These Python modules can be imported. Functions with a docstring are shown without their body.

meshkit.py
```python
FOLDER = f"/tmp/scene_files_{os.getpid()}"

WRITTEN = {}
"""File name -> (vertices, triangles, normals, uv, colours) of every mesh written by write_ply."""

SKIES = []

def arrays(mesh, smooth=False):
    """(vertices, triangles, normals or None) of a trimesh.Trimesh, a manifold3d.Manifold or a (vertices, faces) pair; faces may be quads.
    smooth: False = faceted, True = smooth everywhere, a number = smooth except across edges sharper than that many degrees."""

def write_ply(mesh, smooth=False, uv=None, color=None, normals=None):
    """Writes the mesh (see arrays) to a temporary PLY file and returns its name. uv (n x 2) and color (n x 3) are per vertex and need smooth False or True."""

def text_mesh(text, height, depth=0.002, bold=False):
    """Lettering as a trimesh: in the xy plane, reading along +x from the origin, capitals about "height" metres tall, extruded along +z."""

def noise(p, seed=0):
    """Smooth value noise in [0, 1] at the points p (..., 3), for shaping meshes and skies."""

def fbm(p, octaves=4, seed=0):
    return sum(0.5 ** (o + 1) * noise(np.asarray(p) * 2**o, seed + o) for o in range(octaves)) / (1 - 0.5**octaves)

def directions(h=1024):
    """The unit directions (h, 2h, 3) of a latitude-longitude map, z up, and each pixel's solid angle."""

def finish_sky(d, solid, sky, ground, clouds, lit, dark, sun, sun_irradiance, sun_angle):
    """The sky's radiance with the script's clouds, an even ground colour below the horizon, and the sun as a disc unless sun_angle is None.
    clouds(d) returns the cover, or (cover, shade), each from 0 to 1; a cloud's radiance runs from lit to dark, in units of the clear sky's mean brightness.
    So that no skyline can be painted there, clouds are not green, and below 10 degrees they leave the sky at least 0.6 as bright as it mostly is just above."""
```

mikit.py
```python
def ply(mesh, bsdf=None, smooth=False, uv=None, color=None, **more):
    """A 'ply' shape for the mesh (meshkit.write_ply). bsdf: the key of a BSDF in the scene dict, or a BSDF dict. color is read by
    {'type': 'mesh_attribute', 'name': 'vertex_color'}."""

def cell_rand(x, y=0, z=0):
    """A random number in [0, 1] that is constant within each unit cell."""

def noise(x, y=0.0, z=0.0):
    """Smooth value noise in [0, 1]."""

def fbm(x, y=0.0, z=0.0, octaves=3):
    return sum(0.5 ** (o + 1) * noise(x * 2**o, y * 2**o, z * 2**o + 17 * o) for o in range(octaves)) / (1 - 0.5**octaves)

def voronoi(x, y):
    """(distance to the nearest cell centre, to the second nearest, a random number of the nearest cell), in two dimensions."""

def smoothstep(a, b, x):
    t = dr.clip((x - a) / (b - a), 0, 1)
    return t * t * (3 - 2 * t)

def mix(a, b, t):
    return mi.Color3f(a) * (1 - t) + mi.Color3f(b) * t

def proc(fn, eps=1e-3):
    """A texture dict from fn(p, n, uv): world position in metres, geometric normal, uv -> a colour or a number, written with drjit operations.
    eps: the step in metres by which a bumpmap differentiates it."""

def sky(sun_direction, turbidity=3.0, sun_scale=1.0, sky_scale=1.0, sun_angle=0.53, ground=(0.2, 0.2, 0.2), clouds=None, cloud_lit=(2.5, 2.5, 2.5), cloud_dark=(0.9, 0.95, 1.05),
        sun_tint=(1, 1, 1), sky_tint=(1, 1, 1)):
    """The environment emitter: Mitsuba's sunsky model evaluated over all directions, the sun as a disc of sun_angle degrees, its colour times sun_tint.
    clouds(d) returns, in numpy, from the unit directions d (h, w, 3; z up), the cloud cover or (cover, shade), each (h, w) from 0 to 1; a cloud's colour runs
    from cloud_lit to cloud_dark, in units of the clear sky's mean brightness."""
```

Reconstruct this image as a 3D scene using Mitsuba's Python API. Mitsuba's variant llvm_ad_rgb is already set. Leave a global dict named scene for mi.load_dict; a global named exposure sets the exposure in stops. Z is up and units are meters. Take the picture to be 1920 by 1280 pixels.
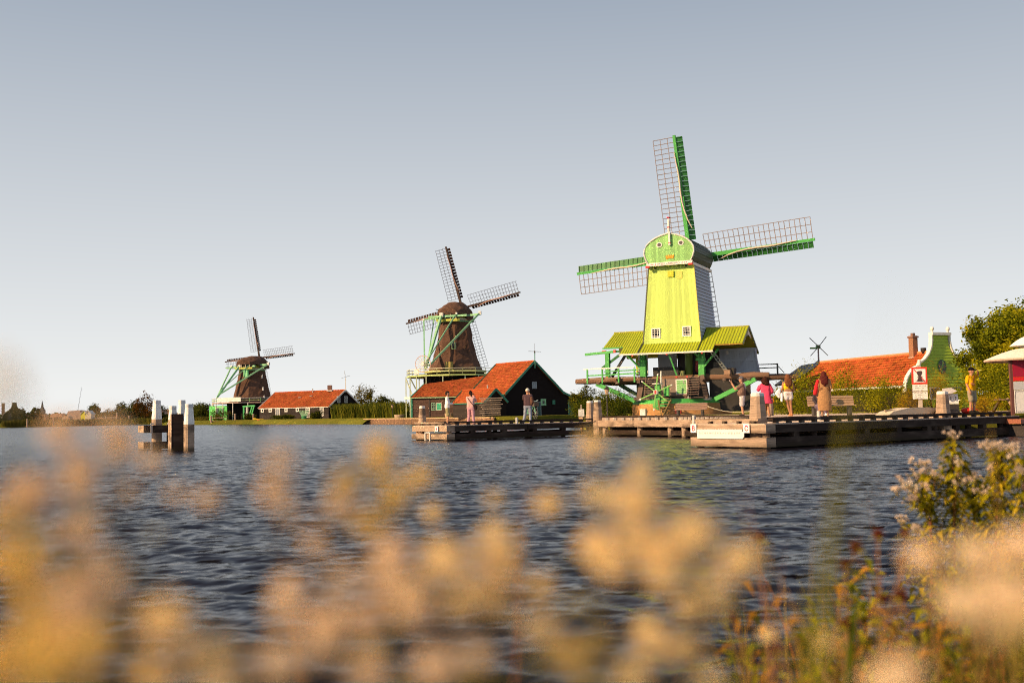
import math, random
import numpy as np, trimesh, mitsuba as mi, drjit as dr, mikit, meshkit
import manifold3d as m3
from shapely.geometry import Polygon, box as sbox
rng = np.random.default_rng(7); random.seed(7)
T = mi.ScalarTransform4f
scene, labels = {'type': 'scene'}, {}

# ------------------------------------------------------------------ camera, sky, exposure
FPX, EYE = 2000.0, 1.38
PITCH, ROLL = math.atan(134.1/2000), math.radians(1.06)
C = np.array([0, 0, EYE]); F = np.array([0, math.cos(PITCH), math.sin(PITCH)])
_U0 = np.array([0, -math.sin(PITCH), math.cos(PITCH)]); _R0 = np.array([1., 0, 0])
CR = _R0*math.cos(ROLL)-_U0*math.sin(ROLL); CU = _U0*math.cos(ROLL)+_R0*math.sin(ROLL)
scene['camera'] = {'type': 'thinlens', 'fov_axis': 'x', 'fov': math.degrees(2*math.atan(960/FPX)), 'aperture_radius': 0.0085,
                   'focus_distance': 62.0, 'near_clip': 0.05, 'far_clip': 3000.0,
                   'to_world': T().look_at(origin=C.tolist(), target=(C+F).tolist(), up=CU.tolist())}
SUN = (-0.797, -0.406, 0.445)
def haze_cover(d):
    el = np.degrees(np.arcsin(np.clip(d[..., 2], -1, 1)))
    t = .8*np.clip((el-1.5)/26.0, 0, 1)**.85+.2*np.clip((el-27.5)/40., 0, 1)
    return 0.93-0.25*np.clip((el-25)/65, 0, 1), t
scene['sky'] = mikit.sky(SUN, turbidity=4, sun_scale=0.60, sky_scale=1.0, sun_tint=(1.06, 0.95, 0.80), sky_tint=(1.0, 0.88, 0.74),
                         clouds=haze_cover, cloud_lit=(1.60, 1.61, 1.60), cloud_dark=(0.12, 0.26, 0.49))
exposure = 2.9

def at(px, py, Y):
    d = F+CR*((px-960)/FPX)-CU*((py-640)/FPX)
    return C+d*(Y/d[1])

# ------------------------------------------------------------------ materials
def hexlin(r, g, b):
    c = np.array([r, g, b])/255.; return np.where(c < .04045, c/12.92, ((c+.055)/1.055)**2.4)
VC = {'type': 'mesh_attribute', 'name': 'vertex_color'}
scene['paint'] = {'type': 'twosided', 'b': {'type': 'principled', 'base_color': VC, 'roughness': .5, 'specular': .4}}
scene['matte'] = {'type': 'twosided', 'b': {'type': 'principled', 'base_color': VC, 'roughness': .95, 'specular': .1}}
scene['leaf'] = {'type': 'principledthin', 'base_color': VC, 'roughness': .55, 'diff_trans': .7, 'spec_trans': 0.0}
scene['fluff'] = {'type': 'principledthin', 'base_color': VC, 'roughness': .9, 'diff_trans': 1.0, 'spec_trans': 0.0}
scene['glass'] = {'type': 'twosided', 'b': {'type': 'principled', 'base_color': {'type': 'rgb', 'value': [.008, .009, .011]}, 'roughness': .06, 'specular': .4}}
def woodf(a, b):
    def f(p, n, uv):
        s = mikit.noise(p.x*2.2, p.y*2.2, p.z*26)*.55+mikit.noise(p.x*7, p.y*7, p.z*70)*.3
        k = mikit.fbm(p.x*1.1+5, p.y*1.1, p.z*2.0)
        wet = mikit.smoothstep(.42, .02, p.z+.25*k)
        base = mikit.mix(mikit.mix(a, b, s), mi.Color3f(.09, .065, .05), mikit.smoothstep(.52, .78, k)*.75)
        return mikit.mix(base, mi.Color3f(.035, .026, .012), wet*.85)
    return f
def woodbump(p, n, uv): return mikit.noise(p.x*5, p.y*5, p.z*60)
def wood(name, a, b, r=.85):
    scene[name] = {'type': 'twosided', 'b': {'type': 'bumpmap', 't': mikit.proc(woodbump, .004), 'scale': .006,
                   'b': {'type': 'principled', 'base_color': mikit.proc(woodf(a, b)), 'roughness': r, 'specular': .15}}}
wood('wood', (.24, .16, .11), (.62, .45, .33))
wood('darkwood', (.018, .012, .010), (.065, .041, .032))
def waterbump(p, n, uv):
    return mikit.noise(p.x*2.1+p.y*.6, p.y*3.6)*.62+mikit.noise(p.x*5.3, p.y*8.7, 3.)*.27+mikit.noise(p.x*13, p.y*19, 7.)*.1
scene['water_surface'] = {'type': 'bumpmap', 't': mikit.proc(waterbump, .02), 'scale': .07,
    'b': {'type': 'roughplastic', 'distribution': 'ggx', 'int_ior': 1.333, 'alpha': .03, 'diffuse_reflectance': {'type': 'rgb', 'value': [.007, .0045, .008]}}}
def grassf(p, n, uv):
    k = mikit.fbm(p.x*.7, p.y*.7, 1.)
    return mikit.mix((.16, .13, .018), (.08, .10, .015), k)
scene['lawn'] = {'type': 'twosided', 'b': {'type': 'principled', 'base_color': mikit.proc(grassf), 'roughness': 1., 'specular': .05}}

# ------------------------------------------------------------------ mesh helpers: a mesh is (v, f)
BOXF = np.array([[0,2,3],[0,3,1],[4,5,7],[4,7,6],[0,1,5],[0,5,4],[2,6,7],[2,7,3],[0,4,6],[0,6,2],[1,3,7],[1,7,5]])
def obox(c, a, b, d):
    c, a, b, d = (np.asarray(x, float) for x in (c, a, b, d))
    if np.dot(np.cross(a, b), d) < 0: a = -a
    v = np.array([c+i*a+j*b+k*d for k in (-1, 1) for j in (-1, 1) for i in (-1, 1)])
    return v, BOXF.copy()
def box(x0, x1, y0, y1, z0, z1):
    return obox(((x0+x1)/2, (y0+y1)/2, (z0+z1)/2), ((x1-x0)/2, 0, 0), (0, (y1-y0)/2, 0), (0, 0, (z1-z0)/2))
def unit(a): a = np.asarray(a, float); return a/(np.linalg.norm(a)+1e-12)
def beam(p, q, w, h=None, up=(0, 0, 1)):
    p, q = np.asarray(p, float), np.asarray(q, float); d = q-p; h = h or w
    s = np.cross(d, up)
    if np.linalg.norm(s) < 1e-6*np.linalg.norm(d): s = np.cross(d, (0, 1, 0))
    s = unit(s); t = unit(np.cross(s, d))
    return obox((p+q)/2, d/2, s*w/2, t*h/2)
def tube(pts, r, n=6, cap=True):
    p = np.asarray(pts, float); r = np.broadcast_to(r, (len(p),))
    t = np.gradient(p, axis=0); t /= np.linalg.norm(t, axis=1, keepdims=True)+1e-12
    a = np.cross(t, np.where(np.abs(t[:, 2:]) < .9, [0, 0, 1.], [1., 0, 0])); a /= np.linalg.norm(a, axis=1, keepdims=True)+1e-12
    b = np.cross(t, a); an = np.arange(n)*2*np.pi/n
    v = (p[:, None]+r[:, None, None]*(np.cos(an)[None, :, None]*a[:, None]+np.sin(an)[None, :, None]*b[:, None])).reshape(-1, 3)
    i, j = np.meshgrid(np.arange(len(p)-1), np.arange(n), indexing='ij'); j2 = (j+1) % n
    q = np.stack([i*n+j, i*n+j2, (i+1)*n+j2, (i+1)*n+j], -1).reshape(-1, 4)
    f = np.vstack([q[:, [0, 1, 2]], q[:, [0, 2, 3]]])
    if cap:
        e = (len(p)-1)*n
        f = np.vstack([f, [[0, k+1, k] for k in range(1, n-1)], [[e, e+k, e+k+1] for k in range(1, n-1)]])
    return v, f
def lathe(prof, n=16, c=(0, 0, 0)):
    return tube([(c[0], c[1], c[2]+z) for r, z in prof], [r for r, z in prof], n) if False else _lathe(prof, n, c)
def _lathe(prof, n, c):
    an = np.arange(n)*2*np.pi/n
    v = np.concatenate([np.stack([r*np.cos(an), r*np.sin(an), np.full(n, z)], 1) for r, z in prof])+np.asarray(c, float)
    f = []
    for i in range(len(prof)-1):
        for j in range(n):
            a, b = i*n+j, i*n+(j+1) % n; f += [[a, b, b+n], [a, b+n, a+n]]
    e = (len(prof)-1)*n
    f += [[0, k+1, k] for k in range(1, n-1)]+[[e, e+k, e+k+1] for k in range(1, n-1)]
    return v, np.array(f)
def prism(poly, th, o, ex, ey):
    """2D polygon (shapely or points) in the frame o, ex, ey, extruded by th along ex x ey (both ways)."""
    g = poly if hasattr(poly, 'geom_type') else Polygon(poly)
    ms = []
    for q in getattr(g, 'geoms', [g]):
        if q.area < 1e-5: continue
        m = trimesh.creation.extrude_polygon(q, th, engine='earcut'); ms.append((np.array(m.vertices), np.array(m.faces)))
    v, f = join(ms); o, ex, ey = (np.asarray(x, float) for x in (o, ex, ey)); ez = np.cross(ex, ey)
    return o+v[:, :1]*ex+v[:, 1:2]*ey+(v[:, 2:]-th/2)*ez, f
def join(ms):
    vs, fs, k = [], [], 0
    for m in ms:
        vs.append(m[0]); fs.append(np.asarray(m[1])+k); k += len(m[0])
    return np.vstack(vs), np.vstack(fs)
def quadn(A, B, D): return unit(np.cross(np.asarray(B)-A, np.asarray(D)-A))
def slab(A, B, Cc, D, th, n=None):
    """a plate with top corners A B C D, th thick below along -n"""
    A, B, Cc, D = (np.asarray(x, float) for x in (A, B, Cc, D)); n = quadn(A, B, D) if n is None else n
    v = np.array([A, B, D, Cc]); v = np.vstack([v-n*th, v])
    return v, BOXF.copy()
def lerp(a, b, t): return np.asarray(a, float)*(1-t)+np.asarray(b, float)*t
def boards(A, B, Cc, D, n, th=.03, gap=.006, way='v', lap=0., jit=.004, batten=0):
    """n boards filling the quad A B (bottom) C D (top): 'v' run bottom to top, 'h' lie along AB; the outside is the side of AB x AD"""
    A, B, Cc, D = (np.asarray(x, float) for x in (A, B, Cc, D)); nn = quadn(A, B, D); out = []
    W = np.linalg.norm(B-A) if way == 'v' else np.linalg.norm(D-A); g = gap/W/2
    for i in range(n):
        t0, t1 = i/n+g, (i+1)/n-g
        o = nn*rng.uniform(0, jit)
        if way == 'v': q = [lerp(A, B, t0), lerp(A, B, t1), lerp(D, Cc, t1), lerp(D, Cc, t0)]
        else: q = [lerp(A, D, t0)+nn*lap, lerp(B, Cc, t0)+nn*lap, lerp(B, Cc, t1), lerp(A, D, t1)]
        out.append(slab(*[x+o for x in q], th, nn))
    return out
def pantiles(A, B, Cc, D, w=.24, h=.34, col=(.52, .13, .035), amp=.035):
    A, B, Cc, D = (np.asarray(x, float) for x in (A, B, Cc, D)); n = quadn(A, B, D)
    nu = max(2, int(max(np.linalg.norm(B-A), np.linalg.norm(Cc-D))/w)); nv = max(2, int(np.linalg.norm(D-A)/h))
    s = np.array([0, .2, .4, .6, .8, 1.]); prof = np.array([.0, .55, 1., .75, .15, -.25])*amp
    i, j = [x.ravel() for x in np.meshgrid(np.arange(nu), np.arange(nv), indexing='ij')]
    u = (i[:, None]+s[None])/nu
    rows = []
    jit = rng.uniform(-.012, .012, (len(i), 1))
    for k, (dv, lift) in enumerate(((-.06, .05), (1.0, .0))):
        v = np.clip((j[:, None]+dv)/nv, -.02, 1)
        P = (A*(1-u[..., None])+B*u[..., None])*(1-v[..., None])+(D*(1-u[..., None])+Cc*u[..., None])*v[..., None]
        rows.append(P+n*(prof[None]+lift+jit)[..., None])
    V = np.stack(rows, 1).reshape(-1, 3)
    k = np.arange(len(i))[:, None]*12; a = np.arange(5)[None]
    f = np.concatenate([np.stack([k+a, k+a+1, k+a+7], -1).reshape(-1, 3), np.stack([k+a, k+a+7, k+a+6], -1).reshape(-1, 3)])
    nz = meshkit.fbm(V.reshape(-1, 12, 3)[:, 0]*.9, 3, 5)
    c = np.array(col)*(rng.uniform(.82, 1.14, (len(i), 1))*(.6+.8*nz[:, None]))
    dk = rng.random(len(i)) < .05; c[dk] *= .55
    c[:, 1] *= rng.uniform(.85, 1.25, len(i))
    return (V, f), np.repeat(c, 12, axis=0)
def leaves(cen, size, aspect=.45, droop=0.):
    """one four-cornered leaf at each centre"""
    n = len(cen); d = rng.normal(size=(n, 3)); d[:, 2] = d[:, 2]*.6-droop; d /= np.linalg.norm(d, axis=1, keepdims=True)
    s = np.cross(d, rng.normal(size=(n, 3))); s /= np.linalg.norm(s, axis=1, keepdims=True)
    L = (np.broadcast_to(size, (n,))*rng.uniform(.6, 1.3, n))[:, None]
    nrm = np.cross(d, s)
    v = np.stack([cen-d*L*.5, cen+s*L*aspect*.5+nrm*L*.08, cen+d*L*.5, cen-s*L*aspect*.5+nrm*L*.08], 1).reshape(-1, 3)
    k = np.arange(n)[:, None]*4
    return v, np.vstack([k+[0, 1, 2], k+[0, 2, 3]])

# ------------------------------------------------------------------ naming
used = set()
def newkey(base):
    k, i = base, 0
    while k in used: i += 1; k = f'{base}_{i:03d}'
    used.add(k); return k
def thing(name, label, cat, group=None, kind=None):
    k = newkey(name); labels[k] = {'label': label, 'category': cat}
    if group: labels[k]['group'] = group
    if kind: labels[k]['kind'] = kind
    return k
def put(parent, name, mesh, col=(.5, .5, .5), mat='paint', var=.10, vn=0., vs=1.5, smooth=False, label=None, colors=None, kind=None, top=None):
    k = parent if name is None else newkey(f'{parent}__{name}')
    if isinstance(mesh, list): mesh = join(mesh)
    if hasattr(mesh, 'to_mesh'):
        m = mesh.to_mesh(); mesh = (np.array(m.vert_properties[:, :3], float), np.array(m.tri_verts))
    if mat in ('paint', 'matte', 'leaf', 'fluff'):
        if colors is None:
            c = np.asarray(col, float)*(1+rng.uniform(-var, var))
            colors = np.repeat(c[None], len(mesh[0]), 0)
            if vn: colors = colors*(1-vn+2*vn*meshkit.fbm(np.asarray(mesh[0])*vs, 3, 3))[:, None]
        colors = np.clip(colors, .002, .92)
    else: colors = None
    scene[k] = mikit.ply(mesh, mat, smooth=bool(smooth), color=colors)
    if label or kind:
        labels.setdefault(k, {}).update({a: b for a, b in (('label', label), ('kind', kind)) if b})
    return k
def struct(name, mesh, col, mat, **kw):
    k = newkey(name); put(k, None, mesh, col, mat, **kw); labels.setdefault(k, {})['kind'] = kw.get('kind') or 'structure'; return k
WHITE, MINT = (.76, .73, .69), (.24, .50, .28)
Z3 = np.array([0, 0, 1.])
class Fr:
    """local frame: u right, v away, z up"""
    def __init__(s, x, y, deg, z=0.):
        a = math.radians(deg); s.o = np.array([x, y, z]); s.u = np.array([math.cos(a), -math.sin(a), 0]); s.v = np.array([math.sin(a), math.cos(a), 0])
    def __call__(s, u, v, z): return s.o+s.u*u+s.v*v+Z3*z
    def box(s, u0, u1, v0, v1, z0, z1): return obox(s((u0+u1)/2, (v0+v1)/2, (z0+z1)/2), s.u*(u1-u0)/2, s.v*(v1-v0)/2, Z3*(z1-z0)/2)
    def mesh(s, m): return s.o+m[0][:, :1]*s.u+m[0][:, 1:2]*s.v+m[0][:, 2:]*Z3, m[1]

# ------------------------------------------------------------------ setting: water, land, hills of the horizon
def water_mesh():
    ys = [1.5]
    while ys[-1] < 70: ys.append(ys[-1]+.016+.0032*ys[-1])
    while ys[-1] < 560: ys.append(ys[-1]*1.02)
    ys = np.array(ys); t = np.linspace(-1, 1, 521)
    Y, Tt = np.meshgrid(ys, t, indexing='ij'); X = Tt*(.62*Y+5)
    sp = np.maximum(np.gradient(ys)[:, None]+0*X, (.62*Y+5)/260)
    H = np.zeros_like(X); r = np.random.default_rng(3)
    for lam in np.geomspace(.16, 3.2, 44):
        a = r.normal(0, .42)+.22; k = 2*np.pi/lam
        amp = .027*lam/6.283*2.1*math.exp(-(math.log(lam/.36))**2/(2*.60**2))
        g = meshkit.noise(np.stack([X*.16, Y*.16, 0*X+lam*9], -1), 5)
        ph = k*(X*math.sin(a)+Y*math.cos(a))+r.uniform(0, 6.28)+2.2*meshkit.noise(np.stack([X/lam*.18, Y/lam*.18, 0*X+lam*3], -1), 9)*2
        s = np.sin(ph)
        H += amp*(.55+.9*g)*(s+.28*np.cos(2*ph))*np.clip(lam/sp/3-.6, 0, 1)
    v = np.stack([X, Y, H], -1).reshape(-1, 3); m, n = X.shape
    i, j = np.meshgrid(np.arange(m-1), np.arange(n-1), indexing='ij'); q = (i*n+j)
    q = np.stack([q, q+1, q+n+1, q+n], -1).reshape(-1, 4)
    return v, np.vstack([q[:, [0, 1, 2]], q[:, [0, 2, 3]]])
k = newkey('river_water'); scene[k] = mikit.ply(water_mesh(), 'water_surface', smooth=True); labels[k] = {'kind': 'structure'}

def land(name, outline, z, mat='lawn', depth=3.0, kind=None):
    p = prism(outline, depth, (0, 0, z-depth/2), (1, 0, 0), (0, 1, 0)); struct(name, p, (.2, .2, .2), mat)
SHORE = [(-420, 268), (-150, 283), (-137, 287), (-122, 322), (-100, 330), (-84, 262), (-72, 246), (-57, 240), (-40, 205), (-30, 192), (-22, 172), (-17, 161), (-8, 152), (-2.5, 139), (2, 136), (14, 142), (30, 128), (26, 92), (9, 79), (4.5, 72)]
land('grass_land', SHORE+[(9, 60), (17, 50), (26, 49.5), (60, 49), (160, 60), (700, 500), (700, 1500), (-900, 1500), (-900, 268)], .97)
# the near bank the plants stand on (below the picture)
def bank_mesh():
    n = 60; xs = np.linspace(-9, 11, n); ys = np.linspace(-7, 7.4, 50); X, Y = np.meshgrid(xs, ys, indexing='ij')
    edge = 2.6+3.2/(1+np.exp(-(X-1.6)*1.6))
    Zb = .32-np.clip((Y-edge+.8)*.7, -.2, 2.0)+.1*meshkit.fbm(np.stack([X*1.3, Y*1.3, 0*X], -1), 3, 2)
    v = np.stack([X, Y, Zb], -1).reshape(-1, 3); i, j = np.meshgrid(np.arange(n-1), np.arange(49), indexing='ij'); q = i*50+j
    q = np.stack([q, q+50, q+51, q+1], -1).reshape(-1, 4); return v, np.vstack([q[:, [0, 1, 2]], q[:, [0, 2, 3]]])
struct('river_bank', bank_mesh(), (.035, .028, .015), 'matte', smooth=True, vn=.3)

# ------------------------------------------------------------------ plants
def leafcol(n, cols, cl=None, var=.25):
    cols = np.array(cols); w = rng.random(n) if cl is None else cl
    c = cols[np.clip((w*len(cols)).astype(int), 0, len(cols)-1)]
    return np.repeat(c*rng.uniform(1-var, 1+var, (n, 1)), 4, 0)
GREENS = [(.045, .075, .012), (.075, .11, .012), (.13, .15, .014), (.19, .19, .016)]
OLIVES = [(.05, .06, .012), (.10, .11, .013), (.17, .16, .015)]
def crown_pts(c, R, n, clumps, sig=.2, hollow=.35):
    c, R = np.asarray(c, float), np.asarray(R, float)
    d = rng.normal(size=(clumps, 3)); d /= np.linalg.norm(d, axis=1, keepdims=True)
    rad = (hollow+(1-hollow)*rng.random(clumps)**.5)*rng.uniform(.75, 1.12, clumps)
    cc = d*rad[:, None]; cc[:, 2] = np.maximum(cc[:, 2], -.85)
    which = rng.integers(0, clumps, n)
    p = cc[which]+rng.normal(size=(n, 3))*sig*rng.uniform(.5, 1.3, clumps)[which][:, None]
    tone = rng.random(clumps)
    return c+p*R, np.clip(tone[which]+rng.normal(0, .12, n), 0, .999), c+cc*R
def tree(label, x, y, z, h, R, n, leaf, cols=GREENS, clumps=60, trunk=.16, group=None, low=.3, cat='tree', name='tree', sig=.2):
    k = thing(name, label, cat, group)
    c = np.array([x, y, z+h-R[2]]); p, tone, cc = crown_pts(c, R, n, clumps, sig)
    put(k, 'crown', leaves(p, leaf), mat='leaf', colors=leafcol(n, cols, tone))
    top = np.array([x, y, z+h-R[2]*.6]); b = np.array([x, y, z-.1])
    ms = [tube([b, lerp(b, top, .35)+rng.normal(0, .08, 3)*[1, 1, 0], lerp(b, top, .7), top], [trunk, trunk*.8, trunk*.55, trunk*.2], 7)]
    for q in cc[rng.permutation(len(cc))[:14]]:
        s = lerp(b, top, rng.uniform(.3, .85)); ms.append(tube([s, lerp(s, q, .5)+[0, 0, .1*h*.2], q], [trunk*.4, trunk*.25, trunk*.07], 5))
    put(k, 'trunk', ms, (.07, .05, .035), 'matte', smooth=True); return k
def shrub(label, x, y, z, R, n, leaf, cols=GREENS, clumps=40, group=None, name='shrub', cat='shrub', aspect=.45, sig=.24):
    k = thing(name, label, cat, group); c = np.array([x, y, z+R[2]*.7])
    p, tone, cc = crown_pts(c, R, n, clumps, sig); p[:, 2] = np.maximum(p[:, 2], z+.02)
    put(k, 'foliage', leaves(p, leaf, aspect), mat='leaf', colors=leafcol(n, cols, tone))
    ms = [tube([(x+rng.normal(0, .1), y+rng.normal(0, .1), z-.05), lerp((x, y, z), q, .6), q], [.03, .02, .008], 4) for q in cc[:10]]
    put(k, 'stem', ms, (.08, .06, .035), 'matte'); return k
def blades(cen, h, w, lean=.25, seg=2):
    """grass blades or reeds: bent strips rising from the points cen"""
    n = len(cen); a = rng.uniform(0, 6.283, n); d = np.stack([np.cos(a), np.sin(a), 0*a], 1); b = rng.uniform(0, 6.283, n)
    s = np.stack([np.cos(b), np.sin(b), 0*b], 1)*(np.broadcast_to(w, (n,))/2)[:, None]; H = (np.broadcast_to(h, (n,))*rng.uniform(.6, 1.2, n))[:, None]
    rows = []
    for i in range(seg+1):
        t = i/seg; P = cen+Z3*H*t+d*H*lean*t*t; rows += [P-s*(1-t*.9), P+s*(1-t*.9)]
    v = np.stack(rows, 1).reshape(-1, 3); m = 2*(seg+1); k = np.arange(n)[:, None]*m
    return v, np.vstack([np.vstack([k+[2*i, 2*i+1, 2*i+3], k+[2*i, 2*i+3, 2*i+2]]) for i in range(seg)]), m

# ------------------------------------------------------------------ windmill sails
def sails(mill, fr, v0, zc, L, rot, lw, bw, stock_col, board_col, bar_col, cloth_col, r0, step, fine, tilt=9., bt=.045):
    zt = Z3*math.cos(math.radians(tilt))-fr.v*math.sin(math.radians(tilt)); wv = fr.v*math.cos(math.radians(tilt))+Z3*math.sin(math.radians(tilt))
    for k4 in range(4):
        a = math.radians(90+rot-90*k4); d = fr.u*math.cos(a)+zt*math.sin(a); n = -fr.u*math.sin(a)+zt*math.cos(a); w = wv; hub = fr(0, v0, zc)
        P = lambda r, s, off=0.: hub+d*r+(n*math.cos(tw(r))+w*math.sin(tw(r)))*s+w*off
        tw = lambda r: math.radians(-17+14*(r-r0)/(L-r0))
        key = put(mill, 'sail', [beam(hub+d*.0, hub+d*(L*.5), .34, .34, up=w), beam(hub+d*(L*.5), hub+d*L, .25, .25, up=w)], stock_col, label=None, var=.04)
        rs = np.arange(r0, L-.05, step)
        bars = [tube([P(r, -.05), P(r, lw)], bt*.5, 4) for r in rs]
        lons = [tube([P(r, lw*f) for r in np.linspace(r0, L-.15, 8)], bt*.45, 4) for f in (.34, .67, 1.)]
        if fine:
            for b in bars: put(key, 'cross_bar', b, bar_col, 'matte')
            for b in lons: put(key, 'long_bar', b, bar_col, 'matte')
            for r in rs[:-1]:
                t = step*.86
                put(key, 'wind_board', [slab(P(r, -.14, .02), P(r+t, -.14, .02), P(r+t, -bw, .16), P(r, -bw, .16), .03), beam(P(r+t, -.12, -.02), P(r+t, -bw*1.0, .1), .07, .12, up=w)], board_col, var=.18)
        else:
            put(key, 'lattice', bars+lons, bar_col, 'matte', kind='stuff')
            put(key, 'wind_board', [slab(P(r, -.14, .02), P(r+step*.8, -.14, .02), P(r+step*.8, -bw, .2), P(r, -bw, .2), .03) for r in rs[:-1]], board_col, 'matte', var=.1)
        rr = np.linspace(r0+1.0, L-1.5, 9); zz = np.array([-.75, -.35, -.1, .02, .05, .0, .02, .12, .18])*bw*1.1
        put(key, 'furled_cloth', tube([P(r, s, -.22) for r, s in zip(rr, zz)], [.03, .06, .07, .075, .08, .08, .07, .05, .03], 6), cloth_col, 'matte', smooth=True)
    put(mill, 'hub', [obox(fr(0, v0, zc), fr.u*.34, fr.v*.5, Z3*.34), tube([fr(0, v0-2.2, zc), fr(0, v0, zc)], .28, 8)], (.05, .05, .05))

# ------------------------------------------------------------------ the green and yellow windmill
M = Fr(13.37, 89, 25)
YEL, CAPG, ROOFG, GRN, DKG = (.50, .67, .13), (.25, .52, .16), (.37, .42, .012), (.08, .40, .09), (.03, .17, .04)
BROWN, LOG, SIDE = (.13, .075, .055), (.24, .14, .095), (.33, .37, .46)
PM = thing('windmill', 'large green and yellow windmill on a round brick base behind the jetty', 'windmill')
# tower: front planks, side clapboards
f0, f1, zb, zt = -2.5, 2.45, 6.95, 13.66
A, B, Cc, D = M(f0, 0, zb), M(f1, 0, zb), M(1.93, .4, zt), M(-1.98, .4, zt)
tw = put(PM, 'tower_front', slab(A, B, Cc, D, .08), (.40, .46, .09), label='yellow planked front of the tower')
for b in boards(A, B, Cc, D, 21, .04, .003, 'v', jit=.003): put(tw, 'plank', (b[0]+(-M.v)*.045, b[1]), YEL, var=.17, vn=.18, vs=.8)
for s, (u0, u1, ut0, ut1, vt) in enumerate(((f1, f1, 1.93, 1.93, 5.2), (f0, f0, -1.98, -1.98, 5.2))):
    q = (M(u0, .02, zb), M(u0, 5.6, zb), M(ut0, vt, zt), M(ut0, .42, zt))
    if s: q = (q[1], q[0], q[3], q[2])
    sd = put(PM, 'tower_side', slab(*q, .08), (.10, .11, .13))
    for b in boards(*q, 23, .03, .004, 'h', lap=.075): put(sd, 'clapboard', b, SIDE if not s else YEL, var=.08)
put(PM, 'tower_back', slab(M(f1, 5.6, zb), M(f0, 5.6, zb), M(-1.98, 5.2, zt), M(1.93, 5.2, zt), .08), SIDE)
for u in (f0, f1): put(PM, 'corner_trim', beam(M(u, -.03, zb), M(u*.785, .37, zt), .10, .10, up=M.v), (.62, .60, .12) if u > 0 else (.06, .07, .04))
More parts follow.
